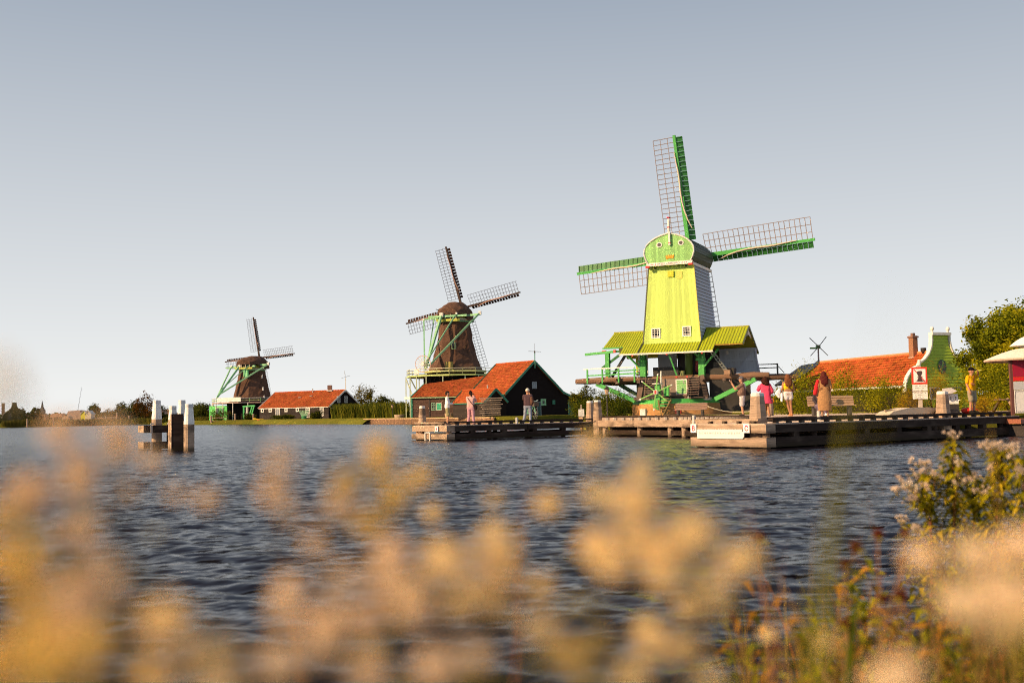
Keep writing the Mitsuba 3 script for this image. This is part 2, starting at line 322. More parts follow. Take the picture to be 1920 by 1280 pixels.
def window(parent, fr, u0, u1, v, z0, z1, nx, ny, col=WHITE, fw=.10, bar=.035):
    w = put(parent, 'window', [fr.box(u0, u1, v-.05, v+.02, z0, z0+fw), fr.box(u0, u1, v-.05, v+.02, z1-fw, z1), fr.box(u0, u0+fw, v-.051, v+.02, z0+fw, z1-fw), fr.box(u1-fw, u1, v-.051, v+.02, z0+fw, z1-fw)], col, var=.03)
    put(w, 'pane', fr.box(u0+fw*.5, u1-fw*.5, v-.005, v+.015, z0+fw*.5, z1-fw*.5), mat='glass')
    ms = [fr.box(u0+(u1-u0)*i/nx-bar/2, u0+(u1-u0)*i/nx+bar/2, v-.03, v, z0+fw, z1-fw) for i in range(1, nx)]+[fr.box(u0+fw, u1-fw, v-.029, v, z0+(z1-z0)*i/ny-bar/2, z0+(z1-z0)*i/ny+bar/2) for i in range(1, ny)]
    if ms: put(w, 'glazing_bar', ms, col)
    return w
window(PM, M, -1.76, -.97, -.03, 7.42, 8.28, 3, 4)
window(PM, M, .92, 1.66, -.03, 7.46, 8.32, 3, 4)
hatch = put(PM, 'hatch', M.box(-.25, .25, .16, .30, 12.55, 13.05), (.50, .50, .02), label='small olive wooden hatch set high in the yellow front')
put(PM, 'hatch', M.box(.50, .98, .24, .31, 12.35, 12.95), (.66, .63, .12))
for u, z in ((-1.35, 13.38), (1.32, 13.42)): put(PM, 'peg', M.box(u-.07, u+.07, .22, .34, z-.08, z+.08), (.02, .02, .02))
# cap: bell-shaped front, boarded barrel behind
half = [(1.78, 13.72), (2.02, 14.1), (2.14, 14.55), (2.10, 14.95), (1.9, 15.3), (1.58, 15.6), (1.15, 15.85), (.65, 16.04), (0., 16.2)]
prof = half+[(-u, z) for u, z in half[-2::-1]]
capf = put(PM, 'cap_front', prism(prof, .06, M(0, -.12, 0), M.u, Z3), (.19, .40, .12), label='green planked face of the cap')
pp = Polygon(prof)
for i in range(21):
    x0 = -2.16+i*.206; q = pp.intersection(sbox(x0+.001, 13, x0+.205, 17))
    if q.area > .01: put(capf, 'plank', prism(q, .03, M(0, -.165-rng.uniform(0, .003), 0), M.u, Z3), CAPG, var=.16, vn=.1)
put(PM, 'cap_trim', tube([M(u*1.01, -.2, z) for u, z in prof], .075, 6), WHITE, smooth=True)
cb = put(PM, 'cap_roof', [slab(M(a[0], -.1, a[1]), M(b[0], -.1, b[1]), M(b[0]*.99, 6.0, b[1]+.02), M(a[0]*.99, 6.0, a[1]+.02), .05, unit(np.cross(M.v, (b[0]-a[0])*M.u+(b[1]-a[1])*Z3))) for a, b in zip(prof[:-1], prof[1:])], (.02, .025, .02))
fine = []
for a, b in zip(prof[:-1], prof[1:]): fine += [a, ((a[0]+b[0])/2, (a[1]+b[1])/2)]
fine.append(prof[-1])
for a, b in zip(fine[:-1], fine[1:]):
    nn = unit(np.cross(M.v, (b[0]-a[0])*M.u+(b[1]-a[1])*Z3)); nn = -nn if nn@((a[0]+b[0])*M.u+(a[1]+b[1]-29.6)*Z3) < 0 else nn
    lo, hi = (a, b) if a[1] < b[1] else (b, a)
    put(cb, 'board', slab(M(lo[0], -.12, lo[1])+nn*.085, M(hi[0], -.12, hi[1])+nn*.05, M(hi[0]*.99, 6.02, hi[1]+.02)+nn*.05, M(lo[0]*.99, 6.02, lo[1]+.02)+nn*.085, .03, nn), (.055, .075, .06), var=.15)
put(PM, 'cap_back', prism(prof, .06, M(0, 6.0, 0), M.u, Z3), (.06, .08, .05))
for s in (-1, 1):
    put(PM, 'cap_beam', M.box(1.72*s-.14, 1.72*s+.14, -.1, 6.1, 13.7, 14.02), (.33, .26, .03)); put(PM, 'cap_sill', M.box(1.92*s-.1, 1.92*s+.1, -.05, 6.1, 13.44, 13.66), WHITE)
for u, z in ((-.80, 15.27), (1.07, 15.30)):
    e = put(PM, 'round_window', [prism([(u+.25*math.cos(t), z+.22*math.sin(t)) for t in np.linspace(0, 6.283, 25)[:-1]], .05, M(0, -.22, 0), M.u, Z3)], WHITE)
    put(e, 'pane', prism([(u+.165*math.cos(t), z+.14*math.sin(t)) for t in np.linspace(0, 6.283, 21)[:-1]], .04, M(0, -.25, 0), M.u, Z3), (.09, .07, .08))
put(PM, 'crown', prism([(-.22, 14.0), (.05, 14.08), (.38, 14.02), (.46, 14.34), (.36, 14.34), (.30, 14.24), (.22, 14.38), (.1, 14.24), (.02, 14.38), (-.08, 14.24), (-.16, 14.36), (-.24, 14.24), (-.30, 14.34)], .05, M(0, -.22, 0), M.u, Z3), (.80, .34, .01), label='small orange crown on the cap')
put(PM, 'hatch_frame', [M.box(-.33, .45, -.2, -.17, 14.78, 14.82), M.box(-.35, -.31, -.2, -.17, 13.85, 14.8), M.box(.43, .47, -.2, -.17, 13.85, 14.8)], (.16, .38, .10))
fin = put(PM, 'finial', [M.box(.04, .20, -.40, -.24, 15.15, 16.3), lathe([(.07, 0), (.12, .1), (.13, .9), (.10, 1.05), (.05, 1.25)], 8, M(.10, -.3, 16.25))], WHITE)
put(fin, 'red_band', [lathe([(.16, 0), (.16, .08)], 8, M(.10, -.3, 17.45)), lathe([(.14, 0), (.14, .08)], 8, M(.10, -.3, 16.62)), M.box(.03, .21, -.41, -.23, 15.3, 15.36)], (.55, .02, .04))
nb = put(PM, 'name_board', slab(M(-1.93, -.23, 13.50), M(1.95, -.23, 13.50), M(2.02, -.23, 13.78), M(-1.97, -.23, 13.78), .07), WHITE, label='white board lettered along the foot of the cap')
tm = meshkit.text_mesh('POELENBURG', .165, .012); tv = np.array(tm.vertices); tv[:, 0] *= 1.92/(tv[:, 0].max()); 
put(nb, 'lettering', (M(0, 0, 0)+(tv[:, :1]-1.0)*M.u+(tv[:, 1:2]+13.56)*Z3-M.v*(.236+tv[:, 2:]), np.array(tm.faces)[:, ::-1]), (.16, .12, .14))
for i, u in enumerate((-1.55, -1.4, -1.16, 1.14, 1.36, 1.5)): put(nb, 'ornament', prism([(u-.05, 13.63), (u, 13.56), (u+.05, 13.63), (u, 13.70)], .012, M(0, -.238, 0), M.u, Z3), (.40, .08, .12))
for u in (-1.86, 1.86): put(PM, 'red_block', M.box(u-.17, u+.17, -.34, -.18, 13.38, 13.54), (.62, .02, .02))
sails(PM, M, 6.5, 14.98, 10.95, 3.6, 1.95, .68, GRN, DKG, (.30, .22, .18), (.70, .58, .48), 1.55, .44, True, bt=.058)
# the skirt roof: one long board slope over both wings
ez, sl = 6.12, .62
def rz(v): return ez+(v+1.35)*sl
roof = put(PM, 'skirt_roof', slab(M(-4.15, -1.35, ez), M(3.75, -1.35, ez), M(3.75, 1.95, rz(1.95)), M(-5.6, 1.95, rz(1.95)), .07), (.10, .10, .02))
def roofstrip(u0, u1, v0, v1, n, w0=None, w1=None):
    nn = unit(np.cross(M.u, M.v+Z3*sl))
    for i in range(n):
        a, b = u0+(u1-u0)*i/n+.012, u0+(u1-u0)*(i+1)/n-.012
        c = (w0+(w1-w0)*i/n+.012, w0+(w1-w0)*(i+1)/n-.012) if w0 is not None else (a, b)
        o = nn*(.025+.014*rng.random())
        put(roof, 'roof_board', slab(M(a, v0, rz(v0))+o, M(b, v0, rz(v0))+o, M(c[1], v1, rz(v1))+o, M(c[0], v1, rz(v1))+o, .03, nn), ROOFG, var=.09, vn=.1)
        put(roof, 'batten', beam(M(b+.012, v0, rz(v0)+.045), M(c[1]+.012, v1, rz(v1)+.045), .05, .05), (.20, .23, .015))
roofstrip(-4.15, -2.45, -1.35, 1.95, 8, -4.15, -2.45); roofstrip(-2.45, 2.5, -1.35, -.02, 21); roofstrip(2.5, 3.75, -1.35, 1.95, 5)
roofstrip(-6.0, -4.15, -.25, 1.95, 8, -5.75, -4.15); roofstrip(3.75, 6.0, -.45, 1.95, 9)
put(PM, 'valley', [beam(M(-2.55, -1.36, ez+.06), M(-2.55, 0, rz(0)+.06), .1, .08), beam(M(2.5, -1.36, ez+.06), M(2.5, 0, rz(0)+.06), .1, .08)], (.04, .05, .02))
put(PM, 'ridge_cap', beam(M(-5.75, 1.95, rz(1.95)+.04), M(-2.2, 1.95, rz(1.95)+.04), .2, .12), (.30, .29, .02)); put(PM, 'ridge_cap', beam(M(2.2, 1.95, rz(1.95)+.04), M(6.05, 1.95, rz(1.95)+.04), .2, .12), (.30, .29, .02))
put(PM, 'roof_under', [slab(M(-5.9, -.25, rz(-.25)-.08), M(-4.2, -.25, rz(-.25)-.08), M(-4.2, 1.95, rz(1.95)-.08), M(-5.7, 1.95, rz(1.95)-.08), .05), slab(M(3.7, -.45, rz(-.45)-.08), M(6, -.45, rz(-.45)-.08), M(6, 1.95, rz(1.95)-.08), M(3.7, 1.95, rz(1.95)-.08), .05)], (.05, .05, .02))
for a, b in ((-5.75, -2.4), (2.4, 6.05)): put(PM, 'back_roof', slab(M(b, 5.3, 6.1), M(a, 5.3, 6.1), M(a, 1.95, rz(1.95)), M(b, 1.95, rz(1.95)), .08), (.3, .29, .02))
put(PM, 'back_roof', slab(M(2.4, 6.3, 6.0), M(-2.4, 6.3, 6.0), M(-2.4, 4.9, 7.1), M(2.4, 4.9, 7.1), .08), (.3, .29, .02))
put(PM, 'eave_board', M.box(-4.2, 3.8, -1.46, -1.36, ez-.11, ez+.03), WHITE)
put(PM, 'eave_board', [M.box(-6.05, -4.2, -.36, -.28, rz(-.25)-.12, rz(-.25)-.0)], GRN); put(PM, 'eave_board', [M.box(3.8, 6.05, -.56, -.48, rz(-.45)-.1, rz(-.45)-.01)], (.36, .20, .03))
put(PM, 'verge_board', [beam(M(6.06, -.55, rz(-.55)), M(6.06, 1.95, rz(1.95)), .05, .2), beam(M(6.06, 1.95, rz(1.95)), M(6.06, 5.3, 6.1), .05, .2)], (.10, .12, .05))
put(PM, 'gable_fringe', prism([(1.95, 8.02), (.75, 7.3), (.8, 7.15), (1.0, 7.34), (1.1, 7.2), (1.3, 7.5), (1.5, 7.35), (1.7, 7.6), (1.95, 7.45), (2.2, 7.6), (2.4, 7.35), (2.6, 7.5), (2.8, 7.25), (3.2, 7.3)], .04, M(5.95, 0, 0), M.v, Z3), WHITE)
# open work floor: walls, braces, machinery
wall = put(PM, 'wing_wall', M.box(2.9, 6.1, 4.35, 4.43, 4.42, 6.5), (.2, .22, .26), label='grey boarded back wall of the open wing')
for b in boards(M(2.9, 4.33, 4.42), M(6.35, 4.33, 4.42), M(6.0, 4.33, 6.55), M(2.9, 4.33, 6.55), 15, .03, .012): put(wall, 'plank', b, (.46, .51, .60), var=.07)
put(wall, 'rail', [M.box(2.9, 6.15, 4.22, 4.30, 5.45, 5.6), M.box(2.9, 6.0, 4.22, 4.30, 6.36, 6.5), M.box(2.9, 6.3, 4.22, 4.3, 4.45, 4.6)], (.46, .51, .60)); put(wall, 'brace', [beam(M(4.4, 4.24, 4.6), M(5.8, 4.24, 6.4), .12, .06), beam(M(6.27, 4.26, 4.45), M(5.98, 4.26, 6.5), .15, .09)], (.48, .53, .62))
put(wall, 'plate', prism([(3.62+.1*math.cos(t), 6.2+.17*math.sin(t)) for t in np.linspace(0, 6.28, 17)[:-1]], .03, M(0, 4.2, 0), M.u, Z3), WHITE)
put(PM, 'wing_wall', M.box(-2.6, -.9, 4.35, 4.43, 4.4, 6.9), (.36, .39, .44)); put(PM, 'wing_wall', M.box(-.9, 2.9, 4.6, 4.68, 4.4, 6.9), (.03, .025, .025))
put(PM, 'wing_wall', [M.box(-3.9, -3.0, 2.6, 2.7, 4.4, 6.2)], WHITE); put(PM, 'wing_post', [M.box(-4.05, -3.9, 2.55, 2.75, 4.4, 6.3)], (.55, .52, .06))
put(PM, 'work_floor', M.box(-6.6, 7.0, 1.0, 5.2, 4.05, 4.2), (.12, .08, .06))
for u in (-2.62, 2.42):
    s = 1 if u > 0 else -1
    p = put(PM, 'post', [M.box(u-.24, u+.24, .0, .45, 4.16, 6.75)], GRN, label=None); put(p, 'corbel', M.box(u-.42, u+.30, -.1, .5, 5.42, 5.62), GRN)
    put(PM, 'strut', [beam(M(u+.2*s, .1, 4.9), M(u+1.5*s, -.1, 6.3), .12, .16)], GRN); put(PM, 'strut', [beam(M(u-.1*s, -.05, 5.6), M(u-.5*s, -.9, 6.25), .10, .12)], GRN)
    put(PM, 'leg', [beam(M(u, .2, 4.2), M(u+.38*s, .0, 2.35), .42, .42, up=M.v)], BROWN, vn=.3); put(PM, 'foot_block', M.box(u+.38*s-.38, u+.38*s+.38, -.5, .1, 2.15, 2.38), WHITE)
put(PM, 'strut', beam(M(.05, -1.2, 6.0), M(.62, -1.0, 4.2), .11, .11), GRN)
put(PM, 'red_pin', [M.box(u-.06, u+.06, -1.5, -1.42, ez-.22, ez-.1) for u in (-3.0, -.05, 2.9)]+[M.box(u-.07, u+.07, -1.05, -.93, 4.02, 4.15) for u in (.6, 1.5)], (.62, .05, .04))
put(PM, 'mast_post', lathe([(.32, 4.2), (.32, 6.8)], 10, M(.95, 1.6, 0)-Z3*0), (.12, .20, .03), smooth=True)
for u in (1.7, 2.1): put(PM, 'sack', lathe([(.1, 0), (.24, .2), (.22, .9), (.08, 1.2)], 8, M(u, 1.7, 4.5)), (.30, .05, .05), smooth=True)
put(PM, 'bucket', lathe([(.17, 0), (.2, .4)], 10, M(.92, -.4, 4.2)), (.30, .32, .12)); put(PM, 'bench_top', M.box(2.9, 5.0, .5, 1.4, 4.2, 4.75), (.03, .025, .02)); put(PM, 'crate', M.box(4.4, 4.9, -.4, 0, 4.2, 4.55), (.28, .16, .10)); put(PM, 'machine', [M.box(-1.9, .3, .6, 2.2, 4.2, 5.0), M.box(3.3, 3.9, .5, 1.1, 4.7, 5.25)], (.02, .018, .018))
lad = put(PM, 'ladder', [beam(M(3.35, -.6, 6.1), M(4.5, .2, 4.25), .07, .07), beam(M(3.62, -.6, 6.1), M(4.77, .2, 4.25), .07, .07)]+[beam(lerp(M(3.35, -.6, 6.1), M(4.5, .2, 4.25), t), lerp(M(3.62, -.6, 6.1), M(4.77, .2, 4.25), t), .04) for t in np.linspace(.1, .9, 8)], (.26, .28, .26))
# platform beams, rail, braces
def log(p, q, w): 
    pts = [lerp(p, q, t)+rng.normal(0, .025, 3) for t in np.linspace(0, 1, 14)]
    return tube(pts, w*np.concatenate([[.8], rng.uniform(.93, 1.05, 12), [.82]]), 8)
put(PM, 'log_beam', log(M(-8.95, .72, 4.02), M(7.8, .72, 4.05), .27), LOG, 'matte', vn=.35, vs=2.5, smooth=True, label='long weathered log carrying the work floor'); put(PM, 'log_beam', log(M(-7.8, 3.6, 3.95), M(9.6, 3.6, 3.95), .27), (.13, .08, .06), 'matte', vn=.3, smooth=True)
put(PM, 'cross_beam', [M.box(u-.14, u+.14, -1.3, 4.2, 3.66, 3.86) for u in (-6.2, -4.5, -2.6, 2.7, 4.6, 6.6)], (.10, .06, .045)); put(PM, 'floor_edge', M.box(-7.3, -2.6, -1.28, -.9, 4.1, 4.2), (.30, .2, .14))
put(PM, 'hand_rail', beam(M(-7.45, -1.35, 4.98), M(-2.9, -1.35, 5.02), .09, .1), WHITE)
put(PM, 'guard_rail', [beam(M(-7.2, -1.33, 4.42), M(-2.5, -1.33, 4.5), .06, .11)], GRN); put(PM, 'guard_rail', [beam(M(-5.6, -1.33, 4.72), M(-2.5, -1.33, 4.78), .06, .09)], GRN)
for u in (-7.1, -5.75, -4.3, -2.9): put(PM, 'rail_post', M.box(u-.06, u+.06, -1.42, -1.3, 3.75, 4.95), GRN)
put(PM, 'guard_rail', [beam(M(6.4, 3.5, 4.75), M(8.0, 3.5, 4.75), .06, .08), beam(M(6.4, 3.5, 5.05), M(8.0, 3.5, 5.05), .06, .08), M.box(7.9, 8.02, 3.45, 3.56, 4.2, 5.1), beam(M(8.0, 3.5, 4.9), M(8.5, 3.5, 4.3), .06)], (.05, .06, .06))
# crane frame at the left wing
cr = put(PM, 'hoist_post', M.box(-5.75, -5.4, -.6, -.25, 4.2, 6.3), GRN); put(PM, 'hoist_beam', beam(M(-7.6, -.45, 6.28), M(-5.0, -.45, 6.42), .22, .2), GRN); put(PM, 'hoist_beam', beam(M(-5.3, -.45, 6.45), M(-3.9, -.3, 6.42), .2, .16), (.05, .2, .05))
put(PM, 'hoist_brace', beam(M(-6.1, -.4, 5.05), M(-4.3, -.3, 6.3), .16, .2), DKG); put(PM, 'hoist_brace', beam(M(-5.4, .1, 4.3), M(-4.1, .1, 6.2), .2, .2), (.03, .03, .03)); put(PM, 'red_pin', [M.box(-6.1, -5.75, -.4, -.2, 6.42, 6.56), M.box(-5.0, -4.8, -.6, -.4, 6.33, 6.58), M.box(-5.7, -5.5, -.66, -.5, 4.15, 4.3)], (.6, .1, .05))
for a, b in (((-6.4, 3.72), (-3.05, 2.2)), ((7.1, 3.72), (3.75, 2.2))):
    put(PM, 'brace', beam(M(a[0], -1.05, a[1]), M(b[0], -.9, b[1]), .34, .34, up=M.v), GRN, vn=.12); put(PM, 'brace', beam(M(a[0]*.86, 2.4, a[1]-.05), M(b[0]*.95, 2.0, b[1]), .3, .3, up=M.v), (.03, .10, .04))
# stairs, store box, door under the floor
for u0, u1, v1 in ((-2.02, -1.0, -1.7), (1.62, 2.55, -1.7)):
    st = put(PM, 'stairs', [beam(M(u, -1.0, 4.15), M(u+.04, v1, 2.5), .06, .12) for u in (u0, u1)], BROWN)
    for i in range(8):
        t = (i+.5)/8; put(st, 'tread', M.box(u0, u1+.03, -1.12+(v1+1.0)*t-.12, -1.0+(v1+1.0)*t+.02, 4.12-1.6*t-.02, 4.12-1.6*t+.025), (.22, .14, .11))
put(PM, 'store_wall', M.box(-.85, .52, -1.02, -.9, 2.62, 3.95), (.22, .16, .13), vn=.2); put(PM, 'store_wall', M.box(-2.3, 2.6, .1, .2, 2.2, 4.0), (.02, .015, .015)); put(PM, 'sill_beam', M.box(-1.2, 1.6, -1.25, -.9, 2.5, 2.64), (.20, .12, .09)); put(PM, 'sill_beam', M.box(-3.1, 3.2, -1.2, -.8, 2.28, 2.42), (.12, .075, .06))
dr_ = put(PM, 'store_door', M.box(.56, 1.52, -1.16, -1.05, 2.68, 3.9), WHITE)
for b in boards(M(.64, -1.17, 2.72), M(1.45, -1.17, 2.72), M(1.45, -1.17, 3.82), M(.64, -1.17, 3.82), 6, .03, .02, 'h'): put(dr_, 'plank', b, (.17, .46, .14))
put(dr_, 'latch', [M.box(1.2, 1.24, -1.24, -1.18, 3.55, 3.8), M.box(1.32, 1.38, -1.22, -1.18, 3.58, 3.64)], (.6, .6, .5)); put(PM, 'white_pole', beam(M(-.62, -1.4, 3.1), M(-.6, -1.35, 4.6), .08), WHITE); put(PM, 'white_pole', beam(M(1.68, -1.5, 2.3), M(1.66, -1.45, 3.2), .08), WHITE)
# winding wheel
hubp = M(-.55, -3.0, 2.85); wn = put(PM, 'winding_wheel', [obox(hubp, M.u*.16, M.v*.22, Z3*.16)], (.75, .70, .68)); put(wn, 'hub_band', obox(hubp-M.v*.23, M.u*.08, M.v*.02, Z3*.13), (.6, .05, .05))
for i in range(6):
    a = math.radians(82+60*i); q = hubp+(M.u*math.cos(a)+Z3*math.sin(a))*1.5
    sp = put(wn, 'spoke', beam(hubp-M.v*.1, q-M.v*.1, .09, .06, up=M.v), (.22, .50, .12)); put(sp, 'tip', beam(lerp(hubp, q, .9)-M.v*.105, q-M.v*.105, .1, .08, up=M.v), WHITE)
put(PM, 'winch_post', [M.box(-.75, -.35, -2.7, -2.3, 1.45, 3.5), M.box(-.95, .2, -2.75, -2.35, 1.6, 1.9)], GRN); put(PM, 'winch_post', M.box(-.1, .3, -2.4, -2.1, 2.5, 3.3), GRN); put(PM, 'winch_cap', M.box(-.92, -.2, -2.9, -2.2, 3.5, 3.58), WHITE)
put(PM, 'low_steps', [beam(M(-.35, -3.2, 2.2), M(.25, -4.4, 1.0), .07, .14), beam(M(.75, -3.2, 2.2), M(.45, -4.4, 1.0), .07, .14)]+[M.box(-.3, .75, -3.3-.9*t, -3.1-.9*t, 2.1-1.0*t, 2.16-1.0*t) for t in np.linspace(0, 1, 5)], (.22, .15, .05))
# ring and round brick base
bc = M(0, 2.4, 0)
put(PM, 'turning_ring', [lathe([(3.7, 1.92), (4.15, 1.92), (4.15, 2.05), (3.7, 2.05)], 48, bc), lathe([(3.5, 2.05), (3.95, 2.05), (3.95, 2.3), (3.5, 2.3)], 48, bc)], GRN)
def brickf(p, n, uv):
    a = dr.atan2(p.y-float(bc[1]), p.x-float(bc[0]))*4.2; row = dr.floor(p.z/.075); x = a/.24+.5*(row-2*dr.floor(row/2)); fx = x-dr.floor(x); fz = p.z/.075-row
    m = dr.select((fx < .05) | (fz < .13), 1., 0.); c = mikit.mix((.46, .20, .07), (.56, .30, .11), mikit.cell_rand(dr.floor(x), row))
    return mikit.mix(c*(.75+.5*mikit.fbm(p.x*1.5, p.y*1.5, p.z*2)), mi.Color3f(.42, .32, .22), m*.8)
scene['round_brick'] = {'type': 'twosided', 'b': {'type': 'principled', 'base_color': mikit.proc(brickf), 'roughness': .9, 'specular': .1}}
put(PM, 'brick_base', lathe([(4.25, .6), (4.15, 1.92), (3.6, 1.95)], 64, bc), mat='round_brick', smooth=False, label='round orange brick base')
put(PM, 'turntable', lathe([(3.4, 2.2), (3.3, 2.5), (.4, 2.55)], 32, bc), (.03, .03, .025))
put(PM, 'king_post', lathe([(.9, 2.4), (.7, 4.1)], 12, bc), (.05, .04, .03))
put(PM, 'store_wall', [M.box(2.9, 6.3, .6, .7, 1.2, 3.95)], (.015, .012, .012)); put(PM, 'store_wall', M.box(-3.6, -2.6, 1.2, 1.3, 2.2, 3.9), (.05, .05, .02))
put(PM, 'rope', tube([M(3.2+t*4.2, -2.6-t*1.0, 1.75-.55*t-.3*math.sin(t*3.14)) for t in np.linspace(0, 1, 10)], .03, 5), (.5, .44, .34), 'matte')
k = thing('mooring_box', 'small white box standing on the ground against the brick mill base', 'box'); put(k, 'body', M.box(-2.0, -1.55, -2.9, -2.5, .95, 1.45), WHITE); put(k, 'lid', M.box(-2.03, -1.52, -2.93, -2.47, 1.45, 1.5), (.75, .74, .72))
k = thing('fire_bucket', 'small red and white box beside the wooden steps of the green mill', 'box'); put(k, 'body', M.box(1.0, 1.42, -3.0, -2.6, 1.1, 1.8), (.62, .06, .05)); put(k, 'band', M.box(.99, 1.43, -3.01, -2.59, 1.62, 1.68), (.3, .02, .02)); 

# ------------------------------------------------------------------ thatched mills with a gallery
THATCH, TAR, TEAL, TILE = (.108, .060, .043), (.016, .012, .012), (.03, .20, .13), (.40, .090, .030)
def octs(fr, c, r, z, off=22.5, n=8): return [fr(c[0]+r*math.cos(math.radians(off+360*i/n)), c[1]+r*math.sin(math.radians(off+360*i/n)), z) for i in range(n)]
def smock(label, fr, prof, zg, gal, cap_z, hub_z, L, rot, v_hub, wheel, tails, pole_col=MINT, base_r=5.2, base_top=7.2):
    k = thing('windmill', label, 'windmill')
    n = len(prof); rows = []
    sub = 6
    for r, z in prof:
        pts = octs(fr, (0, 0), r, z)
        rows.append([lerp(pts[i], pts[(i+1) % 8], t/sub) for i in range(8) for t in range(sub)])
    P = np.array(rows); fine = np.concatenate([[lerp(P[i], P[i+1], t/5) for t in range(5)] for i in range(n-1)]+[[P[-1]]]); m = fine.shape[1]
    nz = meshkit.fbm(fine*np.array([2., 2., 1.2]), 3, 4)
    cen = fr(0, 0, 0); out = fine-cen; out[..., 2] = 0; out /= np.linalg.norm(out, axis=2, keepdims=True)
    fine = fine+out*((nz-.5)*.34)[..., None]
    i, j = np.meshgrid(np.arange(len(fine)-1), np.arange(m), indexing='ij'); j2 = (j+1) % m
    q = np.stack([i*m+j, i*m+j2, (i+1)*m+j2, (i+1)*m+j], -1).reshape(-1, 4)
    col = np.array(THATCH)*(.25+1.5*meshkit.fbm(fine.reshape(-1, 3)*np.array([3., 3., .8]), 4, 8))[:, None]
    put(k, 'thatched_body', (fine.reshape(-1, 3), np.vstack([q[:, [0, 1, 2]], q[:, [0, 2, 3]]])), mat='matte', colors=col)
    zt, rt = prof[-1][1], prof[-1][0]
    put(k, 'collar', [tube([fr(1.04*rt*math.cos(t), 1.04*rt*math.sin(t), zt+.05) for t in np.linspace(0, 6.283, 33)], .14, 6)], (.60, .52, .45)); put(k, 'collar', tube([fr(1.0*rt*math.cos(t), 1.0*rt*math.sin(t), zt-.25) for t in np.linspace(0, 6.283, 33)], .12, 6), pole_col)
    put(k, 'cap_floor', lathe([(rt*.97, zt+.1), (rt*.97, zt+.9)], 24, fr(0, 0, 0)), (.30, .28, .03))
    # thatched cap: a boat-like hood along v
    rows = []
    z0, z1 = cap_z; ln = 24
    for s in np.linspace(-1, 1, 15):
        v = s*rt*1.35+.35; w = rt*1.10*(1-.42*abs(s)**2.6); h = (z1-z0)*(1-.30*abs(s)**2.2+(.10*s))
        lift = .85 if s < -.55 else 0
        rows.append([fr(w*np.interp(t, (0, .28, .42, .58, .72, 1), (1., .90, .40, -.40, -.90, -1.)), v, z0+lift+max(0, h-lift)*np.interp(t, (0, .28, .42, .5, .58, .72, 1), (0, .52, .95, 1, .95, .52, 0))) for t in np.linspace(0, 1, ln)])
    P = np.array(rows); nz = meshkit.fbm(P*1.6, 3, 6); P[..., 2] += (nz-.5)*.38
    i, j = np.meshgrid(np.arange(14), np.arange(ln-1), indexing='ij'); q = np.stack([i*ln+j, i*ln+j+1, (i+1)*ln+j+1, (i+1)*ln+j], -1).reshape(-1, 4)
    f = np.vstack([q[:, [0, 1, 2]], q[:, [0, 2, 3]]]); e0 = np.array([[0, t, t+1] for t in range(1, ln-1)]); e1 = e0+14*ln
    put(k, 'thatched_cap', (P.reshape(-1, 3), np.vstack([f, e0, e1])), mat='matte', colors=np.array(THATCH)*(.2+1.6*meshkit.fbm(P.reshape(-1, 3)*3, 4, 3))[:, None])
    rr = rt
    for u in (-.9, -.3, .3, .9): put(k, 'cap_stud', fr.box(u*rr*.62-.07, u*rr*.62+.07, -rr*1.2, -rr*1.12, z0+.1, z0+1.15), (.45, .36, .30))
    put(k, 'cap_sill', [fr.box(-rr*.8, rr*.8, -rr*1.22, -rr*1.1, z0-.28, z0+.12)], (.40, .42, .06)); put(k, 'cap_recess', fr.box(-rr*.72, rr*.72, -rr*1.1, -rr*1.0, z0+.1, z0+1.2), (.015, .012, .01))
    put(k, 'cap_spar', tube([fr(-rr*.85, -rr*1.1, z0+1.75), fr(rr*.3, -rr*1.25, z0+.95)], .06, 5), (.03, .03, .03))
    # tail: cross beams and braces
    for (p, q, w) in tails['beams']: put(k, 'tail_beam', beam(fr(*p), fr(*q), w), pole_col)
    for (p, q, w) in tails['poles']:
        b = put(k, 'tail_pole', beam(fr(*p), fr(*q), w), pole_col, var=.08); put(b, 'end_cap', [obox(fr(*p), fr.u*w*.75, fr.v*w*.75, Z3*w*.9)], WHITE)
    wc, wr = wheel; c = fr(*wc)
    if wr > 0:
        w = put(k, 'winding_wheel', tube([c+(fr.u*math.cos(t)+Z3*math.sin(t))*wr for t in np.linspace(0, 6.283, 37)], .05, 5), (.60, .36, .28)); put(w, 'hub', prism([(.25*math.cos(t), .25*math.sin(t)) for t in np.linspace(0, 6.283, 13)[:-1]], .3, c, fr.u, Z3), WHITE)
        for i in range(16):
            t = i*math.pi/8; put(w, 'spoke', beam(c, c+(fr.u*math.cos(t)+Z3*math.sin(t))*wr*1.08, .06, up=fr.v), (.68, .62, .45))
    # gallery
    gr, gz, gn, ov = gal; ring = octs(fr, (0, 0), gr, gz, 15, 12); inn = octs(fr, (0, 0), gr*.45, gz, 15, 12)
    fl = put(k, 'gallery_floor', [slab(inn[i], ring[i], ring[(i+1) % 12], inn[(i+1) % 12], .14, Z3) for i in range(12)], (.34, .27, .20))
    rail = put(k, 'gallery_rail', [beam(ring[i]+Z3*h, ring[(i+1) % 12]+Z3*h, .07, .09) for i in range(12) for h in ((1.0,) if ov else (.95,))], WHITE if ov else (.62, .60, .42)); put(rail, 'lower_rail', [beam(ring[i]+Z3*.5, ring[(i+1) % 12]+Z3*.5, .06, .12) for i in range(12)], (.55, .58, .30))
    for i in range(12):
        for t in (0, .5):
            p = lerp(ring[i], ring[(i+1) % 12], t); put(k, 'rail_post', beam(p+Z3*-.15, p+Z3*1.0, .09), (.16, .42, .16) if ov else (.30, .32, .16))
    put(k, 'gallery_edge', [beam(ring[i]-Z3*.12, ring[(i+1) % 12]-Z3*.12, .12, .25) for i in range(12)], (.40, .48, .16) if not ov else (.45, .30, .26))
